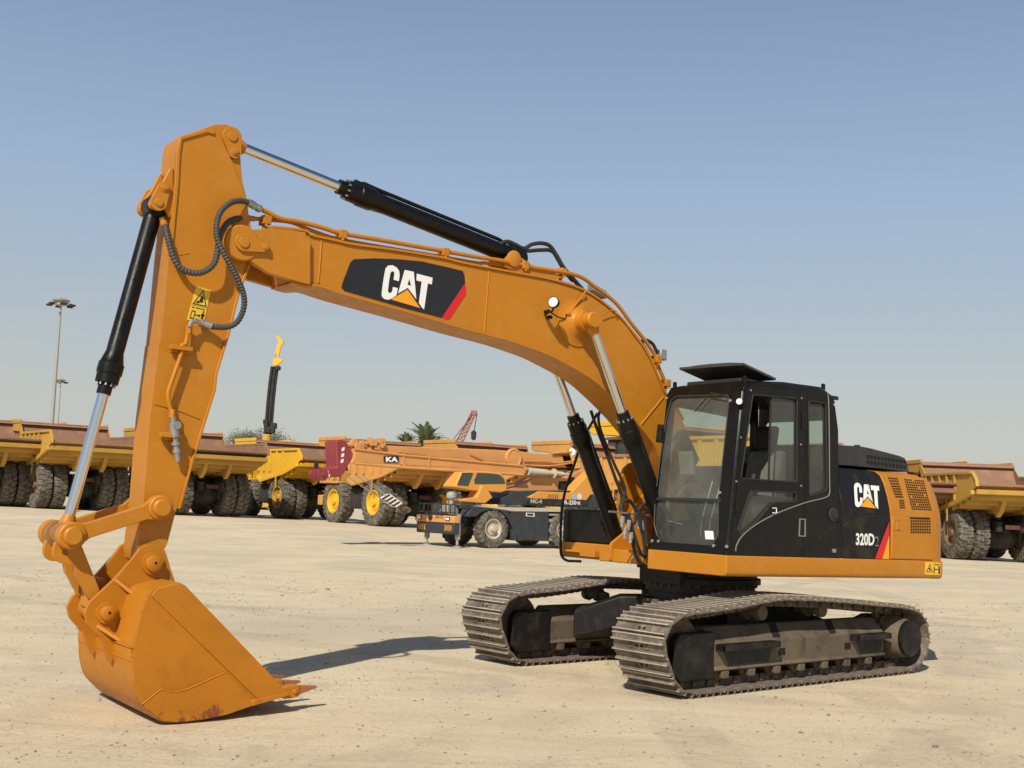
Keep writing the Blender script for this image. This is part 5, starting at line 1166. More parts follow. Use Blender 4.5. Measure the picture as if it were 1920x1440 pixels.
def haul_truck(label, y='y1', bed='bed', rim='rimdark', canopy=None, cabside=True, lettering=None, edge=None):
    T = empty('haul_truck', (0, 0, 0), 0, label, 'haul truck', 'mining haul trucks parked across the back of the yard')
    X = lambda a, b, t: (a, t, b); edge = edge or y
    B = MB(); W2 = 2.62
    # floor with its tail
    floor = [(-3.25, 3.70), (-2.3, 3.22), (-1.1, 2.90), (2.1, 2.40), (2.55, 2.55), (3.7, 4.95)]
    B.strip(floor, X, -W2+.02, W2-.02, .10); bd = B.build('dump_body', M[y], T)
    for s in (1, -1):
        b = MB(); b.prism(SIDE, X, s*W2, s*(W2-.05)); b.build('body_side', M[y], bd)
        b = MB(); inn = [(a*.995, z-.015) for a, z in SIDE]; b.prism(inn, X, s*(W2-.052), s*(W2-.075)); b.build('bed_liner', M[bed], bd)
        b = MB(); b.box(-2.75, 3.0, s*(W2-.09), s*(W2+.11), 4.28, 4.42); b.build('top_rail', M[edge if s > 0 else bed], bd, bevel=.02)
        b = MB(); b.strip([(-3.28, 3.66), (-3.2, 3.97), (-2.76, 4.37)], X, s*(W2-.09), s*(W2+.06), .07); b.build('tail_rail', M[edge if s > 0 else bed], bd)
        for x in (-.9, 0, .9, 1.8, 2.6):
            b = MB(); b.prism([(x-.07, 3.0), (x+.07, 2.95), (x+.10, 4.27), (x-.10, 4.27)], X, s*W2, s*(W2+.10)); b.build('body_rib', M[y], bd, bevel=.015)
        b = MB(); b.strip([(-2.9, 3.50), (-1.1, 3.0), (2.2, 2.5), (2.7, 2.75)], X, s*(W2-.08), s*(W2+.12), -.22); b.build('lower_rail', M[y], bd, bevel=.02)
    b = MB(); b.strip(floor, X, -W2+.08, W2-.08, .13); b.build('bed_liner', M[bed], bd)
    b = MB(); b.strip([(3.35, 4.90), (3.62, 5.08)], X, -W2+.03, W2-.03, .06); b.box(3.42, 3.60, -W2+.03, W2-.03, 4.95, 5.10); b.build('headboard_rail', M['bed2'], bd, bevel=.01)  # lighter rust tone paints in the sunlit upper edge
    for x, z in ((-3.12, 3.53), (-2.55, 3.27), (-1.9, 3.04), (-1.25, 2.87), (-.5, 2.75), (.4, 2.62), (1.3, 2.48)):     # bolsters under the floor
        b = MB(); b.prism([(x-.10, z), (x+.10, z-.04), (x+.07, z-.27), (x-.07, z-.23)], X, -W2+.05, W2-.05); b.build('floor_bolster', M[y], bd, bevel=.015)
    for s in (.75, -.75):
        b = MB(); b.prism([(-2.4, 3.1), (2.1, 2.4), (2.1, 2.1), (-1.3, 2.45), (-1.6, 2.2), (-2.0, 2.5)], X, s-.12, s+.12); b.build('body_hinge', M[y], bd, bevel=.015)
    cc = canopy or y
    b = MB(); b.prism([(3.62, 4.80), (3.62, 5.02), (6.75, 5.14), (6.85, 5.05), (6.85, 4.78), (6.6, 4.68), (3.9, 4.50)], X, -W2+.05, W2-.05); b.build('canopy', M[cc], bd, bevel=.03)
    for yy_ in (-W2+.06, 0, W2-.06):
        b = MB(); b.box(3.5, 6.8, yy_-.05, yy_+.05, 5.03, 5.24); b.build('canopy_rib', M[cc], bd, bevel=.015)
    # chassis
    b = MB()
    for s in (.62, -.62): b.prism([(-1.5, 1.5), (-1.5, 2.0), (1.0, 2.1), (5.9, 1.95), (5.9, 1.35), (1.0, 1.45)], X, s-.14, s+.14)
    b.build('chassis_rail', M['chassis'], T, bevel=.02)
    b = MB(); b.lathe((0, -1.9, 1.35), (0, 2, 1.35), [(0, .42), (1.0, .42), (1.25, .60), (1.6, .72), (2.2, .72), (2.55, .60), (2.8, .42), (3.8, .42)], 28); b.lathe((-.95, 0, 1.4), (1, 0, 1.35), [(0, .2), (.2, .42), (.5, .6)], 24); b.build('rear_axle', M['chassis'], T)
    for s in (1, -1):
        b = MB(); b.cyl((-.55, s*.85, 1.0), (-.85, s*.95, 2.25), .14, n=14); b.cyl((-.70, s*.9, 1.6), (-.9, s*.97, 2.35), .09, n=14); b.build('rear_strut', M['chassis'], T)
        b = MB(); b.box(-.18, -.10, s*2.70, s*2.76, 1.95, 3.0); b.cyl((-.14, s*2.66, 1.95), (-.14, s*2.66, 1.55), .08, n=10) if False else None; b.build('rock_ejector', M[y], T)
        b = MB(); b.cyl((1.35, s*.95, 1.3), (1.15, s*.95, 2.6), .16, n=16); b.build('hoist_cylinder', M['chassis'], T)
    b = MB(); b.box(-1.62, -1.52, -.38, .38, 1.62, 1.85); b.build('tow_plate', M['tow'], T, bevel=.02)
    for s in (1, -1):
        wheel(T, 0, s*2.18, rim, s); wheel(T, 0, s*1.34, rim, s); wheel(T, 4.95, s*2.05, rim, s)
    # engine deck, cab, tanks
    b = MB(); b.box(4.2, 6.5, -2.55, 2.55, 2.42, 2.58); b.box(6.2, 6.7, -2.5, 2.5, 1.1, 1.7); b.box(5.9, 6.35, -1.2, 1.2, 1.2, 2.5); b.build('engine_deck', M[y], T, bevel=.03)
    b = MB(); b.box(6.36, 6.40, -.85, .85, 1.4, 2.4); b.build('radiator_grille', M['chassis'], T)
    for x0, x1, z0, z1, s, nm in ((1.75, 3.15, .95, 2.15, 1, 'fuel_tank'), (1.75, 2.9, .95, 2.0, -1, 'oil_tank')):
        b = MB(); b.prism(rpoly([(1.0, z0), (2.25, z0), (2.25, z1), (1.0, z1)], .18, 4), lambda a, c_, t: (t, a*s, c_), x0, x1); b.build(nm, M['chassis'], T, bevel=.03)
    cabm = MB(); cabm.prism([(4.55, 2.58), (6.15, 2.58), (6.15, 3.3), (5.95, 4.45), (4.60, 4.45)], X, .75, 2.25); C_ = cabm.build('cab', M['chassis'], T, bevel=.04)
    b = MB(); b.box(4.5, 6.1, .72, 2.28, 4.44, 4.56); b.build('cab_roof', M[y], C_, bevel=.03); b = MB(); b.prism([(4.50, 2.56), (6.2, 2.56), (6.2, 3.2), (4.50, 3.2)], X, .72, 2.28); b.build('cab_shell', M[y], C_, bevel=.03)
    for s in ((4.75, 5.3), (5.42, 5.95)):
        b = MB(); b.prism([(s[0], 3.32), (s[1], 3.32), (s[1]-.04, 4.35), (s[0], 4.35)], X, 2.245, 2.262); b.build('cab_window', M['wglass'], C_)
    b = MB()
    for x in (6.30, 5.6, 4.9, 4.3):
        b.tube([(x, 2.5, 2.58), (x, 2.5, 3.55)], .025, 6)
    for z in (3.05, 3.55): b.tube([(4.3, 2.5, z), (6.30, 2.5, z), (6.45, 2.4, z), (6.45, -2.4, z)], .025, 6)
    for k in range(6): b.tube([(6.55, 1.7, 1.2+.25*k), (6.55, 2.3, 1.2+.25*k)], .022, 6)
    b.build('handrail', M[y], T)
    b = MB(); b.tube([(6.5, 2.55, 2.6), (6.55, 2.75, 3.6)], .025, 6); b.box(6.5, 6.56, 2.65, 2.95, 3.1, 3.75); b.build('side_mirror', M['chassis'], T, bevel=.02)
    return T
def place(T, px, d, head, scale=1.0, wy=2.18, dz=0):
    """put a truck so that its left outer rear wheel stands in photo column px at depth d; head = degrees left of the view axis"""
    a = math.radians(head); base = math.atan2(FH[1], FH[0]); h = base+a
    g = gp(px, d); fx_, fy_ = math.cos(h), math.sin(h); lx, ly = -fy_, fx_
    o = g-np.array([lx, ly, 0])*wy*scale
    T.location = (o[0], o[1], g[2]+dz-.02); T.rotation_euler = (0, 0, h); T.scale = (scale,)*3
HD = 37
base_ = haul_truck('worn yellow haul truck seen from behind, directly behind the bucket cylinder rod', 'y1', 'bed', 'rimdark')
place(base_, 86, 67, HD)
t = copy_tree(base_); t['label'] = 'haul truck at the far left edge showing only its tail and rear tyres'; place(t, -104, 65.5, HD)
t = copy_tree(base_); t['label'] = 'worn yellow haul truck whose upswept rusty tail shows just right of the excavator arm'; place(t, 322, 68.5, HD)
t = haul_truck('bright yellow haul truck with pale dual tyres behind the drilling rig mast', 'y2', 'bed', 'y1'); place(t, 538, 75, HD)
e_t = haul_truck('haul truck with bright yellow wheel hubs behind the maroon crane boom head', 'y3', 'bed2', 'y2', edge='bed2'); place(e_t, 718, 67, HD)
t = copy_tree(e_t); t['label'] = 'haul truck mostly hidden behind the mobile crane cab, left of the tool box'; place(t, 936, 64, HD)
t = copy_tree(e_t); t['label'] = 'haul truck with a faded canopy rising between the crane and the excavator'; place(t, 1168, 59, HD)
t = haul_truck('tallest bright yellow haul truck with glazed cab, behind the excavator boom cylinders', 'y2', 'bed2', 'y2'); place(t, 1332, 58, HD, 1.24)
t = copy_tree(base_); t['label'] = 'haul truck almost wholly hidden behind the excavator cab and engine hood'; place(t, 1478, 66, 28)
t = haul_truck('haul truck with a brown rusty bed just over the excavator counterweight', 'bed', 'bed2', 'rimdark', canopy='y1'); place(t, 1618, 62, 2)
t = copy_tree(base_); t['label'] = 'worn yellow haul truck at the right edge with its underside and dual tyres showing'; place(t, 1797, 60, 3)
# ================================================================ MOBILE CRANE
CA = math.radians(38)
hv = -RH*math.cos(CA)-FH*math.sin(CA); hang = math.atan2(hv[1], hv[0])
g0 = gp(930, 45.9); lv_ = np.array([-hv[1], hv[0], 0])
if lv_ @ (CAM-g0) < 0: raise Exception('side')
ori = g0-lv_*1.12
KR = empty('mobile_crane', tuple(ori), hang, 'orange rough terrain mobile crane with telescopic boom lying over its front deck', 'mobile crane')
MC = np.array([hv, lv_, [0, 0, 1]])
def PC(px, py, y=None, x=None):
    """crane frame point (x forward, y left, origin under the front axle) from the photo, on plane y= or x="""
    c = MC @ (CAM-ori); d = MC @ ray(px, py); t = (y-c[1])/d[1] if y is not None else (x-c[0])/d[0]; return c+d*t
def cxz(pts, y): return [tuple(PC(a, b, y=y)[[0, 2]]) for a, b in pts]
XZ = lambda a, b, t: (a, t, b)
def K(pts): return Z(760, 760, 4, pts)
def kp(name, pts, yt, y0, y1, mat, parent=None, bevel=.02, holes=()):
    mb = MB(); mb.prism(cxz(K(pts), yt), XZ, y0, y1, [cxz(K(h), yt) for h in holes]); return mb.build(name, M[mat] if isinstance(mat, str) else mat, parent or KR, bevel=bevel)
CT = tyre_mesh(.745, .43, 22, 'tyre', .035); CRM = rim_mesh(.745, .43, M['cream'], .10)
def cwheel(x, y, out): wd = empty('wheel', (x, y, .745), parent=KR); inst('tyre', CT, wd, (0, 0, 0), (0, rnd.random()*6, 0)); inst('rim', CRM, wd, (0, 0, 0), (0, 0, 0 if out > 0 else math.pi))
for x in (0, -3.65):
    for s in (1, -1): cwheel(x, s*1.1, s)
xf_ = PC(*K([(365, 830)])[0], y=1.3)[0]
mb = MB(); mb.box(-6.2, xf_-.2, -.45, .45, .75, 1.25); mb.build('carrier_chassis', M['greyblue'], KR, bevel=.03)
zt = PC(*K([(365, 830)])[0], y=1.3)[2]; zb2 = PC(*K([(365, 885)])[0], y=1.3)[2]
mb = MB(); mb.box(xf_-.30, xf_, -1.3, 1.3, zb2, zt); FB = mb.build('front_bumper', M['crane'], KR, bevel=.03)
mb = MB(); mb.box(xf_-.28, xf_-.03, -1.28, 1.28, zb2-.42, zb2-.004); FL = mb.build('front_skirt', M['greyblue'], KR, bevel=.03)
for y in (-1.02, .90):
    mb = MB(); mb.box(xf_, xf_+.02, y-.14, y+.14, zb2+.08, zt-.05); o = mb.build('headlight', M['chassis'], FB, bevel=.01)
    mb = MB(); mb.box(xf_+.02, xf_+.03, y-.10, y+.10, zb2+.11, zt-.08); mb.build('lamp_glass', M['lens'], o, bevel=.01)
mb = MB(); mb.lathe((xf_, -.25, zb2+.2), (xf_+1, -.25, zb2+.2), [(0, .12), (.06, .12), (.07, .06), (.071, 0)], 20); mb.build('tow_eye', M['chassis'], FB)
def cword(body, p, q, r, s_, fnn, name, mat, par, bold=.03):
    vs, fs = text_mesh(body, bold=bold); mb = MB(); mb.add([fnn(u, v) for u, v in vs], fs); return mb.build(name, mat, par)
cword('KATO', 0, 0, 0, 0, lambda u, v: (xf_+.006, .08+.52*u, zb2+.14+.17*v), 'maker_lettering', M['chassis'], FB, .02)
mb = MB()
for s in (1, -1):
    for k in range(4):
        y0 = s*(.65+.13*k); z0 = zb2-.30
        mb.prism([(y0, z0), (y0+s*.05, z0), (y0+s*.10, z0+.11), (y0+s*.05, z0+.22), (y0, z0+.22), (y0+s*.05, z0+.11)], lambda a, b, t: (t, a, b), xf_-.03, xf_-.025)
mb.build('hazard_chevron', M['amber'], FL)
for y in (-.95, 1.12):
    mb = MB(); mb.box(xf_-.40, xf_-.26, y-.09, y+.09, .30, zb2+.35); mb.cyl((xf_-.33, y, .10), (xf_-.33, y, .9), .055, n=12); mb.lathe((xf_-.33, y, 0.0), (xf_-.33, y, 1), [(0, .20), (.04, .20), (.08, .08)], 16); mb.build('outrigger', M['galv'], KR, bevel=.01)
# railing, deck and boxes at the front
mb = MB(); zd = zt+.30
for y in np.linspace(-1.2, 1.2, 9): mb.box(xf_-.12, xf_-.08, y-.02, y+.02, zt, zd+.12)
mb.box(xf_-.13, xf_-.07, -1.25, 1.25, zd+.10, zd+.16); mb.box(xf_-.13, xf_-.07, -1.25, 1.25, zt+.10, zt+.15); mb.box(xf_-1.3, xf_-.3, 1.18, 1.25, zd+.0, zd+.08)
mb.build('front_rail', M['greyblue'], KR, bevel=.006)
mb = MB(); mb.lathe(PC(*K([(345, 745)])[0], y=.9), PC(*K([(345, 660)])[0], y=.9), [(0, .09), (.2, .10), (.25, .2), (.42, .2), (.5, .1)], 16); mb.box(xf_-1.0, xf_-.45, -.9, .2, zt, zt+.42); mb.build('winch', M['galv'], KR, bevel=.03)
kp('mudguard', [(465, 835), (480, 795), (520, 755), (640, 752), (745, 765), (800, 830), (845, 930), (835, 1015), (805, 1010), (812, 930), (770, 845), (720, 795), (640, 782), (575, 800), (530, 835)], 1.3, .72, 1.3, 'greyblue')
kp('side_deck', [(500, 755), (640, 752), (745, 765), (1180, 772), (1180, 800), (800, 795), (745, 785), (640, 770)], 1.3, -1.2, 1.305, 'cream', bevel=.01)
bx0 = kp('side_box', [(790, 800), (1075, 797), (1075, 1018), (845, 1016), (838, 940)], 1.3, .75, 1.30, 'greyblue')
kp('box_door', [(880, 855), (968, 857), (965, 1008), (880, 1004)], 1.3, 1.30, 1.33, 'greyblue', bx0, .01)
mb = MB(); q = cxz(K([(905, 805), (968, 808), (968, 835), (905, 832)]), 1.3); mb.prism(q, XZ, 1.3, 1.312, [[(a*.8+.2*np.mean([p[0] for p in q]), b*.7+.3*np.mean([p[1] for p in q])) for a, b in q]]); mb.build('box_latch', M['white'], bx0)
for k, (a, b) in enumerate(((800, 822), (842, 870), (915, 940), (985, 1010))):
    kp('side_step', [(1078, a+10), (1165, a+12), (1165, b+8), (1078, b+6)], 1.25, .9, 1.25, 'galv', bevel=.006)
kp('fuel_tank', [(1075, 800), (1200, 802), (1200, 1000), (1075, 1000)], .9, .4, .9, 'chassis')
# superstructure
ysup = 1.15
kp('slew_base', [(730, 700), (740, 745), (1300, 760), (1490, 770), (1500, 700), (1300, 640), (1000, 640), (830, 650)], ysup, -1.1, 1.05, 'greyblue')
sup = kp('side_cover', [(920, 690), (1005, 645), (1245, 655), (1335, 560), (1400, 495), (1470, 480), (1480, 600), (1400, 655), (1360, 712), (940, 700)], ysup, .55, 1.15, 'crane2')
lw_ = kp('lower_cover', [(920, 700), (935, 697), (1350, 712), (1375, 735), (1300, 768), (935, 752), (918, 720)], ysup, .5, 1.152, 'chassis', bevel=.01)
def kword(body, quad, y, name, mat, par, bold=.03):
    Q = [PC(*p, y=y)[[0, 2]] for p in K(quad)]; vs, fs = text_mesh(body, bold=bold); mb = MB()
    mb.add([(*(lambda q: (q[0], y, q[1]))((Q[0]*(1-u)+Q[1]*u)*(1-v)+(Q[3]*(1-u)+Q[2]*u)*v),) for u, v in vs], fs); return mb.build(name, mat, par)
kword('SR-250', [(1175, 742), (1282, 746), (1282, 714), (1175, 710)], 1.156, 'model_lettering', M['white'], lw_, .02)
kword('VR', [(1284, 746), (1314, 747), (1314, 722), (1284, 721)], 1.156, 'model_lettering', M['white'], lw_, .02)
kword('NC-4', [(940, 734), (1025, 737), (1025, 704), (940, 702)], 1.156, 'faded_lettering', paint('faded_white', (.45, .43, .40), .6), lw_, .05)
mb = MB()
for k in range(6): q = cxz(K([(1062+k*14, 728), (1066+k*14, 728), (1086+k*14-8, 668), (1082+k*14-8, 668)]), 1.153); mb.prism(q, XZ, 1.151, 1.156)
mb.build('vent_slot', M['chassis'], sup)
for cx0, col in ((1268, (.25, .42, .62)), (1306, (.62, .62, .6))):
    c = PC(*K([(cx0, 684)])[0], y=1.153); mb = MB(); mb.lathe((c[0], 1.15, c[2]), (c[0], 2, c[2]), [(0, .13), (.005, .13)], 24); mb.build('round_sticker', plain('sticker', col, .5), sup)
kp('winch_housing', [(740, 640), (1130, 655), (1240, 640), (1300, 560), (1380, 490), (1360, 470), (1190, 545), (1090, 540), (960, 545), (860, 600)], .35, -.35, .35, 'crane', bevel=.02)
mb = MB()
for i in range(7):
    for j in range(6):
        q = K([(1165+i*16-j*2, 545+j*16)])[0]
        if j < 2 and i < 4: continue
        c = PC(*q, y=.36); mb.box(c[0]-.06, c[0]+.06, .352, .36, c[2]-.045, c[2]+.045)
mb.build('radiator_mesh', M['chassis'], KR)
cb = kp('operator_cab', [(376, 605), (400, 545), (425, 498), (560, 495), (720, 510), (760, 560), (765, 640), (720, 655), (500, 640), (385, 620)], 1.15, .25, 1.15, 'crane2', bevel=.04)
kp('cab_window', [(515, 560), (540, 505), (640, 510), (700, 518), (735, 545), (750, 588), (520, 590)], 1.15, 1.15, 1.165, 'wglass', cb, .004)
cpt = PC(*K([(440, 550)])[0], y=1.0)
kp('cab_window', [(388, 598), (425, 505), (505, 505), (505, 520), (470, 605)], 1.15, 1.15, 1.165, 'wglass', cb, .004)
cq = cxz(K([(383, 600), (428, 500)]), 1.15); mb = MB(); (x0, z0), (x1, z1) = cq; mb.add([(x0+.015, 1.1, z0), (x0+.015, .3, z0), (x1+.015, .3, z1), (x1+.015, 1.1, z1)], [(0, 1, 2, 3)]); mb.build('cab_windscreen', M['wglass'], cb)
kp('cab_step', [(445, 705), (540, 690), (575, 600), (600, 605), (655, 690), (600, 735), (445, 722)], 1.25, .6, 1.25, 'crane2', bevel=.02)
# boom
yb_ = .32
def P2(pts): return pts
bm = [(-640*0+(600-760)*4+95*0, 0)]
BMZ = Z(380, 740, 4, [(1130, 400), (1360, 390), (1910, 405)]) + K([(400, 318), (740, 345), (1090, 365), (1290, 395), (1360, 470), (1270, 500), (1150, 555), (940, 480), (780, 450), (410, 405), (0, 372)]) + Z(380, 740, 4, [(1500, 440), (1150, 408)])
# main boom box
MBX = Z(380, 740, 4, [(1120, 352), (1250, 372), (1460, 385), (1910, 405)]) + K([(395, 322), (700, 335), (1080, 365), (1180, 380), (1200, 460), (900, 465), (790, 452)]) + Z(380, 740, 4, [(1910, 490), (1480, 440), (1350, 470), (1200, 500), (1150, 470)])
BOOMC = None
mb = MB(); mb.prism(cxz(MBX, yb_), XZ, -.32, yb_); CBM = mb.build('telescopic_boom', M['crane'], KR, bevel=.03)
mb = MB(); mb.prism(cxz(Z(380, 740, 4, [(1120, 515), (1150, 508), (1910, 545)]) + K([(0, 463), (400, 490), (880, 520), (925, 470), (900, 455), (760, 450), (400, 412), (0, 372)]) + Z(380, 740, 4, [(1700, 462), (1300, 425), (1150, 405), (1140, 470)]), yb_+.30), XZ, yb_+.12, yb_+.30, ); JB = mb.build('jib', M['crane2' if False else 'crane'], KR, bevel=.02)
for a, b, r_ in (((0, 376), (880, 455), .045), ((0, 468), (890, 522), .05)):
    p, q = PC(*K([a])[0], y=yb_+.31), PC(*K([b])[0], y=yb_+.31); p2 = PC(*Z(380, 740, 4, [(1140, 408 if r_ < .05 else 516)])[0], y=yb_+.31); mb = MB(); mb.tube([p2, p, q], r_, 8); mb.build('jib_tube', M['crane'], JB)
mb = MB()
for xa in (1500, 1690): q = cxz(Z(380, 740, 4, [(xa, 440), (xa+14, 440), (xa+14, 540), (xa, 540)]), yb_+.31); mb.prism(q, XZ, yb_+.30, yb_+.33)
mb.build('jib_rib', M['crane'], JB)
q = cxz(Z(380, 740, 4, [(1358, 460), (1468, 460), (1468, 508), (1358, 508)]), yb_+.31); mb = MB(); mb.prism(q, XZ, yb_+.30, yb_+.335); o = mb.build('sign_plate', plain('sign_navy', (.012, .012, .05), .5), JB)
Qk = [PC(*p, y=yb_+.34)[[0, 2]] for p in Z(380, 740, 4, [(1374, 503), (1466, 505), (1466, 468), (1374, 466)])]; vs, fs = text_mesh('KA', bold=.05); mb = MB(); mb.add([(lambda z: (z[0], yb_+.338, z[1]))((Qk[0]*(1-u)+Qk[1]*u)*(1-v)+(Qk[3]*(1-u)+Qk[2]*u)*v) for u, v in vs], fs); mb.build('sign_lettering', M['white'], o)
c = PC(*K([(810, 395)])[0], y=yb_+.05); mb = MB(); mb.lathe((c[0], yb_, c[2]), (c[0], yb_+1, c[2]), [(0, .40), (.10, .40), (.12, .36), (.13, .34), (.10, .30), (.10, 0)], 40); mb.build('hose_reel', M['crane'], KR)
mb = MB(); a, b = PC(*K([(920, 495)])[0], y=yb_+.2), PC(*K([(1110, 510)])[0], y=yb_+.2); mb.lathe(a, b, [(0, .16), (1.0, .14), (1.02, .09), (1.9, .09)], 16); c = b; mb.lathe(c, c+(b-a), [(0, .20), (.05, .20), (.06, .05), (.9, .05)], 16); mb.build('luffing_cylinder', M['cream'], KR)
for pts, r_ in (([(480, 360), (560, 395), (630, 430)], .02), ([(890, 415), (1060, 420), (1150, 430), (1300, 415), (1380, 440)], .03), ([(890, 445), (1050, 455), (1200, 440), (1330, 410)], .03), ([(1100, 360), (1250, 350), (1380, 380)], .05)):
    mb = MB(); mb.tube(cr([PC(*q, y=yb_+.06) for q in K(pts)], 4), r_, 8); mb.build('boom_pipe', M['crane'], KR)
mb = MB(); c = PC(*K([(1255, 350)])[0], y=.2); mb.lathe(c, c+np.array([.5, .5, 0]), [(0, .10), (.15, .14), (.3, .14)], 16); mb.build('search_lamp', M['white'], KR)
M['stripe'] = plain('stripe_brown', (.07, .03, .022), .6)
# boom head, maroon
hdp = Z(380, 740, 4, [(1000, 350), (1030, 338), (1075, 345), (1100, 400), (1130, 440), (1160, 480), (1140, 505), (1100, 515), (1060, 590), (1040, 612), (890, 620), (875, 600), (880, 565), (1000, 550), (1010, 540)])
mb = MB(); mb.prism(cxz(hdp, yb_+.12), XZ, -.42, yb_+.12); BH = mb.build('boom_head', M['maroon'], KR, bevel=.03)
mb = MB()
for x0, y0 in ((1045, 400), (1042, 445), (1038, 488)): q = cxz(Z(380, 740, 4, [(x0, y0), (x0+20, y0-8), (x0+18, y0+18), (x0-2, y0+26)]), yb_+.13); mb.prism(q, XZ, yb_+.12, yb_+.127)
for x0, y0, w_, h_ in ((925, 595, 30, 20), (915, 573, 30, 14)): q = cxz(Z(380, 740, 4, rct(x0, y0, x0+w_, y0+h_)), yb_+.13); mb.prism(q, XZ, yb_+.12, yb_+.127)
mb.build('white_marking', M['white'], BH)
for q_, r_ in (((905, 600), .22), ((1140, 475), .20)):
    c = PC(*Z(380, 740, 4, [q_])[0], y=yb_+.15)
    for dy in (0, -.25, -.5): mb = MB(); mb.lathe((c[0], yb_+.12+dy-.08, c[2]), (c[0], yb_+1, c[2]), [(0, r_*.5), (0, r_), (.02, r_), (.03, r_*.85), (.05, r_*.85), (.06, r_), (.10, r_), (.11, r_*.4), (.14, r_*.35)], 24); mb.build('sheave', M['maroon'], BH)
mb = MB(); r2_ = random.Random(5)
for k in range(34):
    q = Z(380, 740, 4, [(1110+r2_.random()*250, 345+r2_.random()*60+ (0 if k % 3 else 60))])[0]; c = PC(*q, y=yb_-.05+.2*r2_.random()); s = .05+.1*r2_.random(); s2 = .05+.08*r2_.random()
    if k % 2: mb.box(c[0]-s, c[0]+s, c[1]-.1, c[1]+.05, c[2]-s2, c[2]+s2)
    else: mb.cyl((c[0], c[1]-.1, c[2]), (c[0], c[1]+.08, c[2]), s, n=12)
mb.build('boom_fittings', M['crane'], CBM, bevel=.01)
# ropes, striped hook block
HBp = PC(*Z(380, 740, 4, [(1420, 795)])[0], y=yb_+.2)
for a, b in (((1075, 610), (1370, 800)), ((1140, 600), (1400, 770)), ((1190, 600), (1400, 770))):
    mb = MB(); mb.tube([PC(*Z(380, 740, 4, [q])[0], y=yb_+.2) for q in (a, b)], .018, 6); mb.build('wire_rope', M['galv'], KR)
PL_ = lambda t: (1340+100*t, 775+72*t)
PU_ = lambda t: (1395+98*t, 742+72*t)
mb = MB(); mb.prism(cxz(Z(380, 740, 4, [PL_(0), PL_(1), PU_(1), PU_(0)]), yb_+.2), XZ, yb_+.02, yb_+.32); HBk = mb.build('hook_block', M['white'], KR, bevel=.03)
for k in range(4):
    a, b = .04+.25*k, .17+.25*k; mb = MB(); mb.prism(cxz(Z(380, 740, 4, [PL_(a), PL_(b), PU_(b), PU_(a)]), yb_+.33), XZ, yb_+.30, yb_+.326); mb.build('brown_stripe', M['stripe'], HBk)
mb = MB(); mb.tube(cr([PC(*Z(380, 740, 4, [q])[0], y=yb_+.2) for q in ((1480, 840), (1510, 850), (1545, 855), (1555, 870), (1535, 880))], 4), .05, 8); mb.build('hook', M['rimdark'], KR)
# ================================================================ FAR THINGS
def mast(px, d, H, label, head=True):
    g = gp(px, d); T = empty('light_mast', tuple(g), 0, label, 'light mast', 'floodlight masts')
    mb = MB(); mb.lathe((0, 0, 0), (0, 0, H), [(0, .36), (H*.3, .31), (H*.7, .22), (H-.3, .15), (H, .15)], 16); mb.build('pole', M['galv'], T)
    mb = MB(); mb.lathe((0, 0, H-.9), (0, 0, H), [(0, .3), (.1, .9), (.3, .9), (.65, 1.0), (.7, 1.3), (.85, 1.35), (1.0, 1.0), (1.25, .2)], 24); mb.build('lamp_ring', M['galv'], T)
    for k in range(6):
        a = 2*math.pi*k/6+.4; x, y = 1.75*math.cos(a), 1.75*math.sin(a); mb = MB(); mb.tube([(0, 0, H-.5), (x, y, H-.6)], .07, 6); mb.box(x-.4, x+.4, y-.33, y+.33, H-.95, H-.65); mb.build('floodlight', M['chassis'], T, bevel=.05)
    return T
mast(100, 178, 30, 'tall grey light mast with a ring of floodlights, rising behind the left trucks')
mast(111, 345, 33.5, 'smaller and farther grey light mast just right of the tall one')
g = gp(505, 112); RG = empty('drilling_rig', tuple(g), math.atan2(FH[1], FH[0]), 'black drilling rig mast with a yellow head standing behind the bright yellow truck', 'drilling rig')
vA = lambda px, py: (lambda q: q)(np.array([0, -(px-505)/FPX*112, (gp(505, 112)[2]*0+ (CAM[2]+ (( (949.87+.03518*(px-960)) - py)/FPX*112)))-g[2]]))
pts = Z(460, 600, 6, [(262, 1290), (268, 1180), (275, 900), (285, 700), (300, 520)])
for off, wd in ((-.22, .15), (.10, .17), (.36, .10)):
    mb = MB(); mb.tube([vA(*p)+np.array([.2, -off, 0]) for p in pts] , wd, 8); mb.build('mast_tube', M['chassis'], RG)
mb = MB(); mb.tube([(0, 0, 0), tuple(vA(*pts[0]))], .45, 8); mb.box(-3, 3, -1.6, 1.6, .2, 2.6); mb.build('rig_base', M['y1'], RG, bevel=.1)
for q, s in (((243, 1150), .22), ((335, 1195), .28), ((320, 1250), .26), ((350, 540), .2), ((250, 1180), .22), ((285, 1240), .3)):
    c = vA(*Z(460, 600, 6, [q])[0]); mb = MB(); mb.box(c[0]-.3, c[0]+.3, c[1]-s, c[1]+s, c[2]-s, c[2]+s); mb.build('mast_bracket', M['chassis'], RG, bevel=.06)
hd_ = Z(460, 600, 6, [(282, 510), (320, 300), (325, 270), (345, 265), (318, 190), (308, 175), (325, 162), (350, 190), (388, 225), (392, 262), (370, 285), (345, 420), (370, 440), (396, 445), (390, 470), (355, 490), (345, 512)])
q = [tuple(vA(*p)[[1, 2]]) for p in hd_]; hl = [tuple(vA(*p)[[1, 2]]) for p in Z(460, 600, 6, [(303, 430), (312, 378), (336, 378), (327, 430)])]
mb = MB(); mb.prism(q, lambda a, b, t: (t, a, b), -.15, .15, [hl]); mb.build('mast_head', M['y2'], RG)
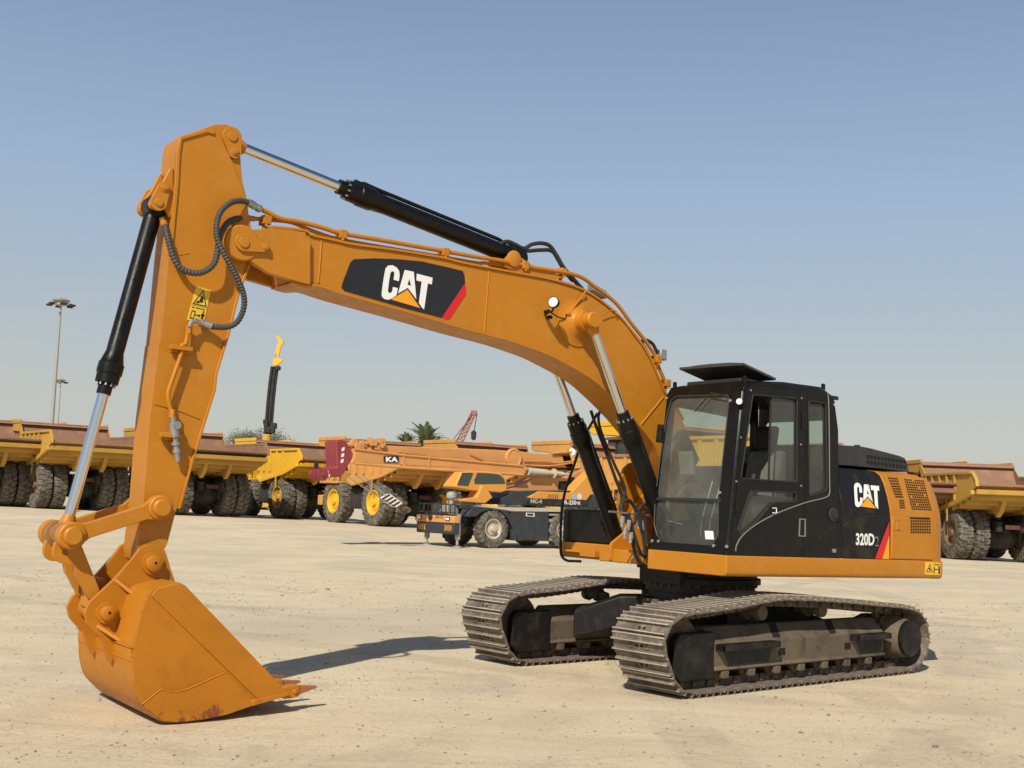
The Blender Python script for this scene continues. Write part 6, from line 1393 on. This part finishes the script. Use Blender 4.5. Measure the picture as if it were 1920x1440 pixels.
# red lattice crane boom
g = gp(880, 170); LC = empty('lattice_crane', tuple(g), math.atan2(FH[1], FH[0]), 'distant red lattice boom crane rising beside the palm tree', 'crane')
vB = lambda px, py: np.array([0, -(px-880)/FPX*170, (CAM[2]+((949.87+.03518*(px-960))-py)/FPX*170)-g[2]])
a0, a1 = vB(856, 850), vB(890, 775); ax = (a1-a0); Lb = np.linalg.norm(ax); ax /= Lb; s_ = np.cross(ax, [1., 0, 0])
mb = MB(); nseg = 9; ch_ = []
for i in range(nseg+1):
    w_ = .5*(1-.35*i/nseg); c = a0+ax*Lb*i/nseg; ch_.append([c+s_*w_*u+np.array([v*w_, 0, 0]) for u, v in ((1, 1), (-1, 1), (-1, -1), (1, -1))])
for k in range(4):
    mb.tube([c[k] for c in ch_], .08, 5)
    for i in range(nseg): mb.tube([ch_[i][k], ch_[i+1][(k+1) % 4]], .06, 4); mb.tube([ch_[i][k], ch_[i][(k+1) % 4]], .06, 4)
mb.build('lattice_boom', paint('crane_red', (.36, .12, .09), .6), LC)
mb = MB(); mb.box(-.3, .3, a1[1]-.45, a1[1]+.4, a1[2]-.4, a1[2]+.4); mb.build('boom_tip', paint('crane_red2', (.34, .13, .10), .6), LC, bevel=.1)
mb = MB(); mb.tube([a1+np.array([0, -.5, 0]), vB(891.5, 812)], .06, 4); mb.tube([a1, vB(835, 850)], .05, 4); mb.tube([a1, vB(845, 850)], .05, 4); mb.build('wire_rope', M['chassis'], LC)
mb = MB(); c = vB(891.5, 815); mb.lathe(c-np.array([0, 0, .9]), c+np.array([0, 0, 1]), [(0, .05), (.2, .35), (1.2, .4), (1.5, .1)], 10); mb.build('hook_block', M['chassis'], LC)
mb = MB(); b0 = a0*1.0; mb.box(-2.5, 2.5, a0[1]-2, a0[1]+4, 1.0, a0[2]-1); mb.build('crane_house', paint('crane_red3', (.34, .13, .10), .6), LC, bevel=.1)
mb = MB(); mb.tube([a0, (0, a0[1], 1.5)], .5, 6); mb.build('boom_base', paint('crane_red4', (.34, .13, .10), .6), LC)
# long pale roof of a shed beyond
M['leaf'] = paint('palm_leaf', (.20, .245, .11), .6, (.28, .27, .15), .3, .6, bump=0)
M['leaf2'] = paint('bush_leaf', (.19, .20, .12), .7, (.18, .16, .1), .3, .6, bump=0)
M['bark'] = paint('bark', (.14, .105, .07), .9, (.2, .16, .11), .4, .7)
def palm(px, d, topy, R, label, seed=1, fr=46):
    g = gp(px, d); r = random.Random(seed); hor = 949.87+.03518*(px-960); H = CAM[2]+(hor-topy)/FPX*d-g[2]-R*.8
    T = empty('palm_tree', tuple(g), 0, label, 'palm tree', 'palm trees'); mb = MB()
    mb.lathe((0, 0, 0), (0, 0, H), [(t*H, .32-.08*t+.03*(i % 2)) for i, t in enumerate(np.linspace(0, 1, 40))], 12); mb.build('trunk', M['bark'], T)
    mb = MB()
    for k in range(fr):
        a = r.random()*6.28; el = r.uniform(-.15, 1.45); L = R*r.uniform(.85, 1.15); n_ = 14; P0 = np.array([0, 0, H-.1]); pts = []
        for i in range(n_+1):
            t = i/n_; e = el-1.25*t*t*(1.1-el*.35); pts.append(P0.copy()); P0 = P0+np.array([math.cos(a)*math.cos(e), math.sin(a)*math.cos(e), math.sin(e)])*L/n_
        sd_ = np.array([-math.sin(a), math.cos(a), 0])
        mb.tube(pts, [.035*(1-i/n_)+.008 for i in range(n_+1)], 4)
        for i in range(2, n_):
            for s in (1, -1):
                for h_ in (0, .5):
                    p = pts[i]*(1-h_)+pts[i+1]*h_ if i < n_ else pts[i]; ll = L*.20*math.sin(math.pi*(.12+.8*i/n_)); dd = (pts[i+1]-pts[i])/np.linalg.norm(pts[i+1]-pts[i])
                    e_ = p+(sd_*s*.75+dd*.65+np.array([0, 0, r.uniform(-.1, .25)]))*ll; w_ = dd*.075
                    mb.add([p-w_, p+w_, e_], [(0, 1, 2)])
    mb.build('crown', M['leaf'], T, sharp=180); return T
palm(803, 100, 798, 2.1, 'palm tree with a full green crown above the dump truck beds', 3, 60)
palm(766, 104, 814, 1.25, 'smaller palm tree mostly hidden left of the full palm', 8, 40)
def bush(px, d, topy, R, label, seed, cat='tree'):
    g = gp(px, d); r = random.Random(seed); hor = 949.87+.03518*(px-960); H = CAM[2]+(hor-topy)/FPX*d-g[2]
    T = empty('desert_tree', tuple(g), 0, label, cat, 'thin grey green trees far left'); mb = MB(); tips = []
    def br_(p, dr, L, rad, dep):
        q = p+dr*L; mb.tube([p, (p+q)/2+np.array([r.uniform(-.05, .05)*L]*3), q], [rad, rad*.8, rad*.6], 6)
        if dep == 0: tips.append(q); return
        for _ in range(3):
            n_ = dr+np.array([r.uniform(-.6, .6), r.uniform(-.6, .6), r.uniform(-.1, .5)]); n_ /= np.linalg.norm(n_); br_(q, n_, L*.72, rad*.55, dep-1)
    br_(np.array([0, 0, 0.]), np.array([0, 0, 1.]), H*.32, .22, 4); mb.build('trunk', M['bark'], T)
    mb = MB()
    for q in tips:
        for _ in range(44):
            c = q+np.array([r.gauss(0, R*.16), r.gauss(0, R*.16), r.gauss(0, R*.16)]); s = r.uniform(.05, .11); a = np.array([r.gauss(0, 1) for _ in range(3)]); a /= np.linalg.norm(a); b = np.cross(a, [r.gauss(0, 1) for _ in range(3)]); b /= np.linalg.norm(b)
            mb.add([c-a*s, c+b*s*.5, c+a*s, c-b*s*.5], [(0, 1, 2, 3)])
    mb.build('crown', M['leaf2'], T, sharp=180)
bush(482, 118, 797, 3.0, 'thin grey green tree left of the drilling rig mast', 4)
bush(462, 121, 806, 2.4, 'lower thin tree farther left of the drilling rig mast', 9)
M['coneo'] = paint('cone_orange', (.75, .14, .03), .6)
def cone(px, d, label):
    g = gp(px, d); T = empty('traffic_cone', tuple(g), 0, label, 'traffic cone', 'traffic cones'); mb = MB(); mb.box(-.25, .25, -.25, .25, 0, .05); mb.lathe((0, 0, .05), (0, 0, 1), [(0, .2), (.28, .155)], 16); mb.lathe((0, 0, .05), (0, 0, 1), [(.28, .13), (.50, .10), (.50, .11), (.85, .05)], 16); mb.build('cone_body', M['coneo'], T)
    mb = MB(); mb.lathe((0, 0, .05), (0, 0, 1), [(.28, .156), (.50, .11)], 16); mb.build('reflective_band', M['white'], T)
cone(153, 64, 'orange and white traffic cone behind the bucket cylinder rod')
g = gp(472, 80); mb = MB(); r = random.Random(2)
PT = empty('pallet_stack', tuple(g), math.atan2(FH[1], FH[0])+.3, 'low stack of pale pallets between the two trucks', 'pallet stack')
for k in range(5):
    mb = MB(); z = k*.16
    for i in range(7): mb.box(-.6, .6, -.6+i*.18, -.6+i*.18+.11, z+.11, z+.135)
    for i in (-.55, 0, .55): mb.box(-.6, .6, i-.04, i+.04, z, z+.108)
    o = mb.build('pallet', M['cream'], PT)
    o.rotation_euler = (0, 0, r.uniform(-.05, .05))
